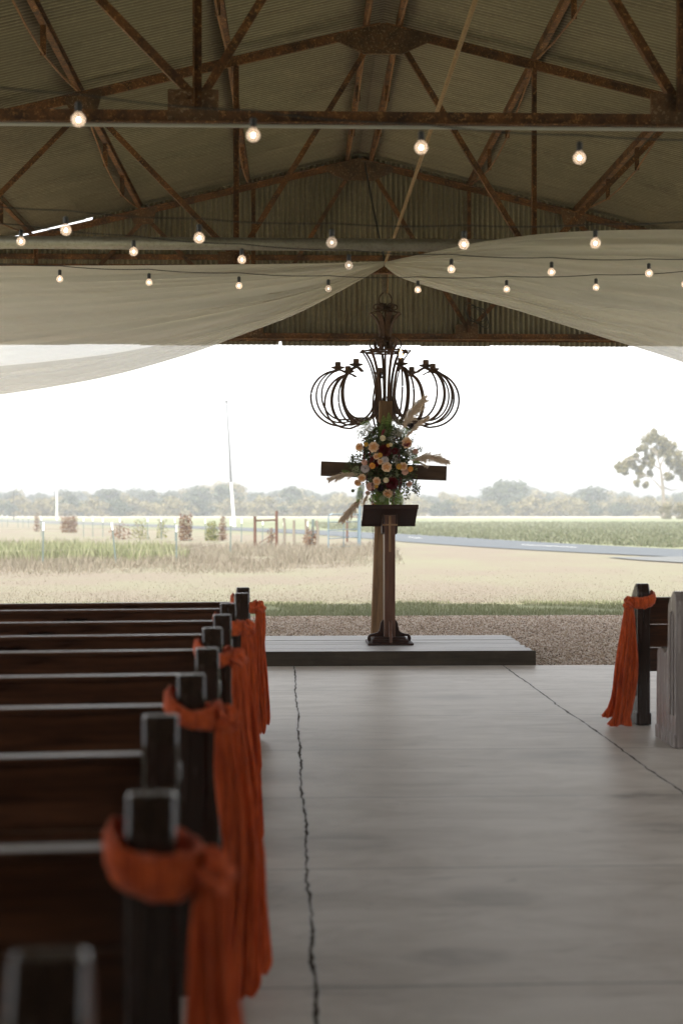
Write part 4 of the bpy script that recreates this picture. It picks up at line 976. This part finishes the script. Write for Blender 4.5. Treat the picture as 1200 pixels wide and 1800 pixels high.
# ------------------------------------------------------------------ scarves
def scarf(X, Y, s, seed, label, wide=1.0, puddle=False, drop=.02, xo=0.0):
    """s=+1: knot on +x side of the post; post centre X, rear face Y"""
    rnd = random.Random(seed); root = empty('orange_scarf', (X, Y, 0), label, 'scarf', 'orange scarves tied to pew ends')
    # wrap: lumpy band round the post
    hw, y0, y1 = .060, -.022, .215
    path = [(-hw*.95, y1*.6, .885), (-hw*1.2, .075, .912), (-hw*1.15, .01, .900), (-hw*.85, y0-.006, .880), (0, y0-.014, .862), (hw*.7, y0-.010, .858), (hw*1.2, -.01, .865), (hw*1.35, .05, .868), (hw*1.15, .12, .862), (hw*1.0, .18, .855), (hw*.4, y1+.008, .850), (-hw*.5, y1+.008, .860)]
    path = [Vector((s*a, b, c)) for a, b, c in path]; c = spline(path + [path[0]], 8)[:-1]; n = len(c); K = 28; V = []
    for i, p in enumerate(c):
        d = (c[(i+1) % n] - c[i-1]).normalized(); _, sd2, up = basis(d); t = i/n
        hh = .034*(1+.18*math.sin(2*math.pi*t*2+seed))
        for k in range(K):
            a = 2*math.pi*k/K; f = 1 + .10*math.sin(5*a+2*math.sin(7*t*6.28)+seed) + .06*math.sin(9*a+seed*2+t*12)
            V.append(p + up*math.sin(a)*hh*f + sd2*math.cos(a)*.016*f)
    F = [(i*K+k, i*K+(k+1) % K, ((i+1) % n)*K+(k+1) % K, ((i+1) % n)*K+k) for i in range(n) for k in range(K)]
    fast_mesh('wrap', V, F, M['scarf'], root, True)
    # knot
    kc = Vector((s*.108, -.005, .856)); V = []; n = 26
    for i in range(n+1):
        th = math.pi*i/n
        for k in range(40):
            a = 2*math.pi*k/40; d = Vector((math.sin(th)*math.cos(a), math.sin(th)*math.sin(a), math.cos(th)))
            tw = a*2 + d.z*4 + seed
            r = .036*(1 + .20*math.sin(tw*1.5) + .10*math.sin(7*a+5*d.z) + .12*noise.noise(d*2.2+Vector((seed, 0, 0))))
            V.append(kc + Vector((d.x*r*1.0, d.y*r*.95, d.z*r*1.10)))
    F = [(i*40+k, i*40+(k+1) % 40, (i+1)*40+(k+1) % 40, (i+1)*40+k) for i in range(n) for k in range(40)]
    fast_mesh('knot', V, F, M['scarf'], root, True)
    # tails
    def tail(x0, x1, y0_, y1_, zb, wa, wb, ph, nm='tail', nf=9):
        rings = 90; K = 110; V = []
        for i in range(rings+1):
            t = i/rings; z = .835 - (.835-zb)*t
            cx = x0 + (.05*t**6 if puddle else 0) + xo*min(1, t*2) + (x1-x0)*t**.8 + .010*math.sin(t*5+ph); cy = y0_ + (y1_-y0_)*t + .008*math.sin(t*4+ph*2)
            w_ = wa + (wb-wa)*(min(1, t*1.6)**.7); w_ *= 1 + .10*math.sin(t*9+ph); dpt = w_*.55
            if puddle and t > .93: w_ *= 1 + (t-.93)*5; dpt *= 1+(t-.93)*8
            w_ *= 1-.40*max(0, (t-.93)/.07)**2 if not puddle else 1
            am = .46*min(1, t*5+.3)
            for k in range(K):
                a = 2*math.pi*k/K; q = a + .5*math.sin(t*2.5+ph) 
                f = 1 + am*(.55*math.sin(nf*q+ph) * (1-.4*math.sin(3*q+t*3)) + .30*math.sin((nf*2+3)*q+ph*3+1.2*math.sin(t*5)) + .25*noise.noise((math.cos(a)*1.6+ph, math.sin(a)*1.6, t*3.0)))
                V.append((s*(cx + math.cos(a)*w_*f), cy + math.sin(a)*dpt*f, z + (.010*math.sin(a*5+ph)+.02*noise.noise((math.cos(a)*2, math.sin(a)*2, ph)))*t*t*.6))
        F = [(i*K+k, i*K+(k+1) % K, (i+1)*K+(k+1) % K, (i+1)*K+k) for i in range(rings) for k in range(K)]
        fast_mesh(nm, V, F, M['scarf'], root, True)
    tail(.104, .100+.022*wide, -.005, -.03, drop, .026, .040*wide, seed*1.7)
    tail(.112, .112+.045*wide, .015, .02, drop+.05, .020, .030*wide, seed*2.3+1, nf=7)
    return root
lab = {0: 'burnt orange scarf on the farthest left pew, hanging against the platform', 2: 'burnt orange scarf on the third left pew from the far end', 4: 'burnt orange scarf on the fifth left pew, in the middle of the left row',
       6: 'bright orange blurred scarf on the seventh left pew, its tail reaching far down', 8: 'largest and most blurred orange scarf, on the second nearest left pew'}
for i in (0, 2, 4, 6, 8):
    X, Y = pews[i]; scarf(X, Y, 1, i+1.0, lab[i], [.75, .85, .95, 1.2, 1.2][i//2], False, {0: .03, 2: .012, 4: .012, 6: .012, 8: .012}[i], {0: 0, 2: .005, 4: .035, 6: .03, 8: 0}[i])
scarf(2.505, 9.83, -1, 9.3, 'burnt orange scarf on the pew at right, its end puddled on the concrete', 1.35, True, .012)

# ------------------------------------------------------------------ fences, gate, poles
def gp(px, py, h=None):
    """a point of the ground seen at photo position"""
    Y = 1.55*2500/(py-898); p = P(px, py, Y); return Vector((p.x, Y, gz(p.x, Y)))
def tpost(parent, base, p, h, tilt=0.0, cap=True):
    q = Vector(p) - Vector(base) + Vector((0, 0, -.02)); t = Vector((tilt*h, 0, h))
    m = MB(); m.extr(q, q+t, [(-.022, -.004), (.022, -.004), (.022, .004), (.004, .004), (.004, .03), (-.004, .03), (-.004, .004), (-.022, .004)], (0, 1, 0)); o = m.build('post', M['tpost'], parent)
    if cap: m = MB(); m.bar(q + t*.82, q + t*1.005, .048, .045, (0, 1, 0)); m.build('white_tip', M['white'], o)
    return q + t
def wires(parent, tops, hs, h):
    for f in hs:
        m = MB()
        m.tube([t - Vector((0, 0, h*(1-f))) for t in tops], .004, 4); m.build('wire', M['galv'], parent)
def fence(label, posts, h, tilts={}, cap=True, hs=(.35, .6, .85)):
    base = gp(*posts[0]); root = empty('wire_fence', base, label, 'fence'); tp = []
    for i, q in enumerate(posts): tp.append(tpost(root, base, gp(*q), h*random.uniform(.95, 1.05), tilts.get(i, random.uniform(-.02, .02)), cap))
    wires(root, tp, hs, h); return root
random.seed(5)
fence('nearer barbed wire fence of white tipped steel posts in dry grass', [(-60, 996), (75, 994), (204, 991), (310, 989), (405, 972)], 1.2, {2: -.10})
fence('farther barbed wire fence of white tipped posts beside the road', [(145-72, 942), (147, 943), (163, 943), (181, 943), (210, 946), (260, 948), (284, 948), (308, 950), (334, 950), (361, 950), (424, 957), (461, 958), (498, 961), (540, 962)], 1.15)
fence('most distant row of tiny white topped posts at the left', [(-30, 926), (4, 926), (13, 926), (32, 927), (40, 927), (50, 928), (72, 930)], 1.15)
def bush(name, px, py, w, h, n, mat, label, leaf=.10, box=False):
    p = gp(px, py); V = []; F = []
    for _ in range(n):
        while True:
            q = Vector((random.uniform(-1, 1), random.uniform(-1, 1), random.uniform(0, 1)))
            if box or (q.x**2+q.y**2 < 1-.7*q.z**3 and random.random() < 1.1-.3*q.z): break
        c = Vector((q.x*w/2, q.y*w/2.6, q.z*h))*(1+.18*noise.noise(q*2.3+Vector((px, 0, 0)))); d = Vector((random.gauss(0, 1), random.gauss(0, 1), random.gauss(0, 1))).normalized(); s = d.cross(Vector((0, -1, .3))).normalized(); l_ = leaf*random.uniform(.5, 1.3); k = len(V)
        V += [c, c+d*l_*.5+s*l_*.3, c+d*l_, c+d*l_*.5-s*l_*.3]; F.append((k, k+1, k+2, k+3))
    root = empty(name, p, label, 'shrub', None); fast_mesh('leaves', V, F, mat, root); m = MB()
    for i in range(5): m.tube([(random.uniform(-.05, .05), 0, -.05), (random.uniform(-.2, .2)*w, 0, h*.5), (random.uniform(-.35, .35)*w, 0, h*.9)], .012, 4)
    m.build('stem', M['bark'], root); return root
for a in [('shrub', 121, 936, 1.10, 1.12, 1300, M['vine'], 'square reddish brown vine clump on the far fence, leftmost', .09, True), ('shrub', 326, 950, 1.3*.5, 1.3, 900, M['vine'], 'dense upright brown vine clump in the middle of the fence', .09, True),
          ('shrub', 372, 950, .7, 1.0, 700, M['vine_green'], 'yellow green vine covered stump by the fence', .09), ('shrub', 391, 950, .45, 1.3, 420, M['vine'], 'narrow brown vine covered post right of the yellow green one', .08),
          ('shrub', 211, 948, 1.2, .9, 260, M['vine'], 'thin see-through brown bush on the fence line', .10), ('shrub', 246, 947, 1.0, 1.1, 220, M['vine_green'], 'thin olive bush on the fence line', .10), ('shrub', 284, 946, .7, 1.1, 170, M['vine_green'], 'slim olive shrub between the brown vine clumps', .10),
          ('shrub', 65, 934, .5, 1.3, 250, M['vine'], 'small slim brown shrub on the fence at the left', .09), ('shrub', 476, 961, .35, .8, 220, M['vine'], 'low brown weeds beside the pipe brace', .07), ('shrub', 545, 963, .6, .8, 400, M['vine'], 'low tangle of brown vine between the wooden posts', .08)]: bush(*a)
# old round posts wrapped in vine left of the gate
for i, (px, py, h, lb) in enumerate([(499, 961, 1.25, 'short brown old fence post next to the pipe brace'), (517, 962, 1.15, 'leaning brown old fence post between brace and gate'), (539, 962, 1.2, 'old fence post with a dark twin left of the gate'), (548, 963, 1.2, 'darkest old fence post left of the gate'), (558, 963, 1.15, 'brown old fence post nearest the gate')]):
    p = gp(px, py); m = MB(); m.tube([Vector((0, 0, -.1)), Vector((random.uniform(-.04, .04), 0, h*.6)), Vector((random.uniform(-.05, .05), 0, h))], .055, 8)
    root = m.build('wooden_post', M['bark'] if i != 3 else M['tpost']); root.location = p; tag(root, lb, 'post', 'old posts left of the gate')
# pipe brace
a = gp(448, 963); b = gp(486, 962); root = empty('pipe_brace', a, 'rust brown pipe brace of two posts and a top rail in the fence', 'fence brace'); b = b-a
for q, h in ((Vector((0, 0, 0)), 1.32), (b, 1.55)):
    m = MB(); m.tube([q+Vector((0, 0, -.1)), q+Vector((0, 0, h))], .06, 10); m.build('post', M['brace'], root)
m = MB(); m.tube([Vector((.06, 0, 1.14)), b+Vector((-.06, 0, 1.16))], .035, 8); m.build('top_rail', M['brace'], root)
m = MB(); m.tube([Vector((.06, 0, .12)), b+Vector((-.06, 0, .62))], .015, 6); m.build('diagonal_wire', M['brace'], root)
# tubular gate hung on its post
a = gp(577, 968); b = gp(629, 964); root = empty('farm_gate', a, 'tubular steel farm gate standing open by the road', 'gate'); b = b-a; hh = 1.42
m = MB(); m.tube([Vector((0, 0, .02)), Vector((0, 0, hh-.12)), Vector((.05, 0, hh-.03)), Vector((.14, 0, hh)), b + Vector((0, 0, hh)), b + Vector((0, 0, .02))], .026, 8); m.build('gate_frame', M['gate'], root)
for f in (.08, .33, .56, .78): m = MB(); m.tube([Vector((0, 0, hh*f)), b*.97+Vector((0, 0, hh*f))], .020, 8); m.build('rail', M['gate'], root)
m = MB(); m.tube([b*.5+Vector((0, 0, .1)), b*.5+Vector((0, 0, hh))], .018, 8); m.build('brace', M['gate'], root)
p = gp(632, 964); m = MB(); m.tube([(0, 0, -.1), (0, 0, 1.75)], .055, 10); r_ = m.build('gate_post', M['gate']); r_.location = p; tag(r_, 'grey steel post at the right end of the farm gate', 'post')
p = gp(610, 952); m = MB(); m.tube([(0, 0, -.1), (0, 0, 1.6)], .05, 8); m.tube([(0, 0, 1.25), (.9, 0, 1.2)], .03, 6); r_ = m.build('pipe_post', M['brace']); r_.location = p; tag(r_, 'brown pipe post with short rail seen through the farm gate', 'post')
# utility poles and the leaning mast
for px, py, topy, w_, lb, mt in ((100, 914, 862, .14, 'thicker white utility pole above the square vine clump', 'white'), (24, 914, 862, .09, 'thin grey utility pole near the left edge', 'pole')):
    Y = 1.55*2500/(py-898); p = P(px, py, Y); h = (py-topy)*Y/2500; m = MB(); m.tube([(0, 0, -.2), (0, 0, h)], [w_, w_*.85], 10); r_ = m.build('utility_pole', M[mt]); r_.location = (p.x, Y, -.05); tag(r_, lb, 'utility pole')
p = gp(412, 925); Y = p.y; t1 = P(406, 848, Y)-p; t2 = P(398, 706, Y)-p
root = empty('leaning_mast', p, 'tall thin leaning mast with a pale lower post left of the cross', 'mast')
m = MB(); m.tube([Vector((0, 0, -.2)), t1], [.17, .11], 10); m.build('lower_post', M['white'], root)
m = MB(); m.tube([t1, t1.lerp(t2, .5)+Vector((.03, 0, 0)), t2], [.11, .08, .06], 8); m.build('upper_rod', M['pole'], root)
m = MB(); m.lathe([(0, -.15), (.12, -.10), (.14, .1), (0, .16)], t2, 8); m.build('mast_head', M['pole'], root)

# ------------------------------------------------------------------ trees
def tree_mesh(seed, h, w, nleaf, leafsz, trunk=.22, low=.12, blobs=16, bush_=False):
    rr = np.random.default_rng(seed); B = []
    for i in range(blobs):
        t = rr.uniform(low, .92); z = h*t; rad = w*.5*math.sin(math.pi*min(.97, (.25+.72*(t-low)/(1-low))))**.8
        a = rr.uniform(0, 6.28); q = rr.uniform(.1, .85)*rad; B.append((q*math.cos(a), q*math.sin(a), z, w*rr.uniform(.13, .24)))
    B = np.array(B); k = rr.integers(0, blobs, nleaf); d = rr.normal(size=(nleaf, 3)); d /= np.linalg.norm(d, axis=1)[:, None]
    c = B[k, :3] + d*B[k, 3:4]*(rr.uniform(.35, 1.12, nleaf)[:, None])*np.array([1, 1, .8]); c[:, 2] = np.maximum(c[:, 2], .05*h)
    n = d + rr.normal(size=(nleaf, 3))*.6 + np.array([0, 0, .3]); n /= np.linalg.norm(n, axis=1)[:, None]
    u = np.cross(n, rr.normal(size=(nleaf, 3))); u /= np.linalg.norm(u, axis=1)[:, None]; v = np.cross(n, u); s = leafsz*rr.uniform(.5, 1.3, nleaf)[:, None]
    V = np.stack([c-u*s, c-v*s*.6, c+u*s, c+v*s*.6], 1).reshape(-1, 3); F = np.arange(nleaf*4).reshape(-1, 4)
    return V, F, B
def make_tree(name, seed, h, w, n, sz, mat, low=.12, blobs=16, tr=.22):
    root = empty(name, (0, 0, 0)); V, F, B = tree_mesh(seed, h, w, n, sz, tr, low, blobs); fast_mesh('crown', V, F, mat, root)
    m = MB(); m.tube([(0, 0, -.3), (.1, 0, h*.3), (0, .1, h*.7)], [tr, tr*.8, tr*.35], 7)
    for b in B[:6]: m.tube([(0.05, 0, h*.28), (b[0]*.5, b[1]*.5, (h*.3+b[2])/2), tuple(b[:3])], [tr*.5, tr*.35, tr*.12], 5)
    m.build('trunk', M['bark'], root); return root
random.seed(9)
kinds = [make_tree('distant_tree', s, h, w, n, sz, M[mt], low, bl) for s, h, w, n, sz, mt, low, bl in
         [(1, 10, 9.5, 2400, .42, 'leaf_a', .10, 18), (2, 9, 11, 2600, .42, 'leaf_a', .06, 20), (3, 10, 7.5, 2000, .42, 'leaf_b', .12, 14), (4, 8, 10, 2400, .42, 'leaf_b', .05, 18), (5, 11, 8.5, 2200, .42, 'leaf_a', .14, 15)]]
bushk = [make_tree('distant_bush', s, 4, 7.5, 1300, .32, M[mt], .03, 14, .1) for s, mt in ((11, 'leaf_b'), (12, 'leaf_a'), (13, 'leaf_b'))]
used = set()
def place(k, lst, px, topy, Y, label, cat, group, sxy=1.0):
    src = lst[k]; o = src if id(src) not in used else copy_tree(src)
    used.add(id(src)); p = P(px, 898, Y); h0 = {True: 4.2, False: 10.2}[lst is bushk]; h0 = h0 if lst is bushk else [10, 9, 10, 8, 11][k]*1.03
    s = (1.55 + (898-topy)*Y/2500)/h0; o.location = (p.x, Y, -.1); o.scale = (s*sxy, s*sxy, s); o.rotation_euler.z = random.uniform(0, 6.28); tag(o, label, cat, group)
tx = [-80, 0, 50, 100, 150, 190, 230, 255, 300, 345, 395, 440, 480, 510, 545, 600, 660, 740, 780, 830, 860, 890, 925, 960, 1000, 1040, 1070, 1110, 1150, 1190, 1290]
ty = [866, 863, 865, 866, 862, 858, 864, 858, 866, 856, 850, 862, 862, 853, 862, 866, 868, 868, 864, 870, 862, 842, 852, 864, 866, 858, 862, 866, 866, 862, 866]
px = -90.0
while px < 1300:
    t = np.interp(px, tx, ty) + random.uniform(-3, 5); Y = random.uniform(470, 600); k = random.choice([0, 1, 4, 0, 2, 3])
    place(k, kinds, px, t, Y, 'hazy bluish green tree in the main band of the distant tree line', 'tree', 'trees of the distant tree line', random.uniform(.9, 1.3)); px += random.uniform(9, 17)
for qx, t in ((890, 843), (905, 850), (868, 856), (395, 850), (512, 853), (350, 857), (1042, 856), (190, 857)):
    place(random.choice([0, 1]), kinds, qx, t, random.uniform(440, 465), 'taller round dark tree rising above the rest of the distant tree line', 'tree', 'taller trees of the distant tree line', 1.35)
px = -90.0
while px < 1300:
    Y = random.uniform(400, 430); place(random.randrange(3), bushk, px, random.uniform(874, 886), Y, 'low hazy bush along the foot of the distant tree line', 'bush', 'bushes below the distant tree line', random.uniform(.9, 1.4)); px += random.uniform(11, 20)
# lone tree on the right
TY = 280.0; base = P(1165, 898, TY); root = empty('lone_tree', (base.x, TY, -.1), 'tall loose yellow green tree standing alone in the field at right', 'tree')
tp = lambda px, py, dy=0: P(px, py, TY+dy) - Vector((base.x, TY, -.1))
m = MB(); m.tube([(0, 0, -.3), tp(1166, 880), tp(1164, 850), tp(1160, 820), tp(1152, 790)], [.42, .34, .28, .20, .08], 9)
limbs = [((1165, 862), (1150, 845), (1140, 838)), ((1164, 845), (1178, 825), (1192, 812)), ((1161, 825), (1140, 812), (1122, 806)), ((1140, 838), (1126, 836), (1118, 842)), ((1160, 820), (1170, 795), (1182, 785)), ((1155, 800), (1138, 785), (1128, 782)), ((1122, 806), (1105, 808), (1090, 815)), ((1163, 855), (1180, 862), (1196, 858))]
for L_ in limbs: m.tube([tp(*q) for q in L_], [.17, .10, .04], 6)
m.build('trunk', M['bark'], root)
blobs = [(1145, 772, 15), (1130, 790, 9), (1160, 775, 14), (1175, 790, 14), (1158, 795, 13), (1185, 805, 12), (1140, 800, 8), (1192, 820, 12), (1178, 815, 10), (1150, 762, 8), (1105, 812, 9), (1092, 820, 9), (1115, 818, 8), (1098, 829, 6), (1130, 812, 7), (1124, 835, 7), (1142, 832, 6), (1120, 848, 6), (1148, 812, 9), (1200, 832, 9), (1135, 852, 5), (1115, 803, 7), (1175, 838, 7), (1208, 812, 12), (1128, 823, 5)]
rr = np.random.default_rng(4); Vs = []
for bx, by, br in blobs:
    c = tp(bx, by, rr.uniform(-2, 2)); r_ = 1.12*br*TY/2500; nb = int(80*br)
    sub = rr.normal(size=(7, 3)); sub /= np.linalg.norm(sub, axis=1)[:, None]; kk = rr.integers(0, 7, nb)
    d = rr.normal(size=(nb, 3)); d /= np.linalg.norm(d, axis=1)[:, None]
    q = np.array(c) + sub[kk]*r_*.85*rr.uniform(.5, 1.15, 7)[kk][:, None] + d*r_*.5*rr.uniform(.1, 1.25, nb)[:, None]
    n = d + rr.normal(size=(nb, 3))*.6; n /= np.linalg.norm(n, axis=1)[:, None]; u = np.cross(n, rr.normal(size=(nb, 3))); u /= np.linalg.norm(u, axis=1)[:, None]; v = np.cross(n, u); s = .23*rr.uniform(.6, 1.3, nb)[:, None]
    Vs.append(np.stack([q-u*s, q-v*s*.6, q+u*s, q+v*s*.6], 1).reshape(-1, 3))
V = np.concatenate(Vs); fast_mesh('crown', V, np.arange(len(V)).reshape(-1, 4), M['leaf_c'], root)
for qx, t, lb in ((1172, 886, 'bush at the foot of the lone tree'), (1198, 884, 'small bush right of the lone tree at the photo edge')):
    o = copy_tree(bushk[0]); p = P(qx, 898, 270); s = (1.55+(898-t)*270/2500)/4.2; o.location = (p.x, 270, -.1); o.scale = (s*.7, s*.7, s); tag(o, lb, 'bush'); 
    if 'group' in o: del o['group']
    o.name = 'bush'

# ------------------------------------------------------------------ haze
if HAZE > 0:
    mb = MB(); mb.bbox((-450, -60, -2.5), (450, 640, 32)); g = NT('pale_air'); g.t.nodes.remove(g.b)
    pv = g.n('VolumePrincipled', Density=HAZE); pv.inputs['Color'].default_value = (.88, .92, .97, 1); pv.inputs['Anisotropy'].default_value = 0.0
    g.l(pv.outputs[0], g.o.inputs['Volume']); hz = mb.build('haze', g.mat, kind='stuff'); tag(hz, 'pale warm weather haze lying over the field and far trees', 'haze')
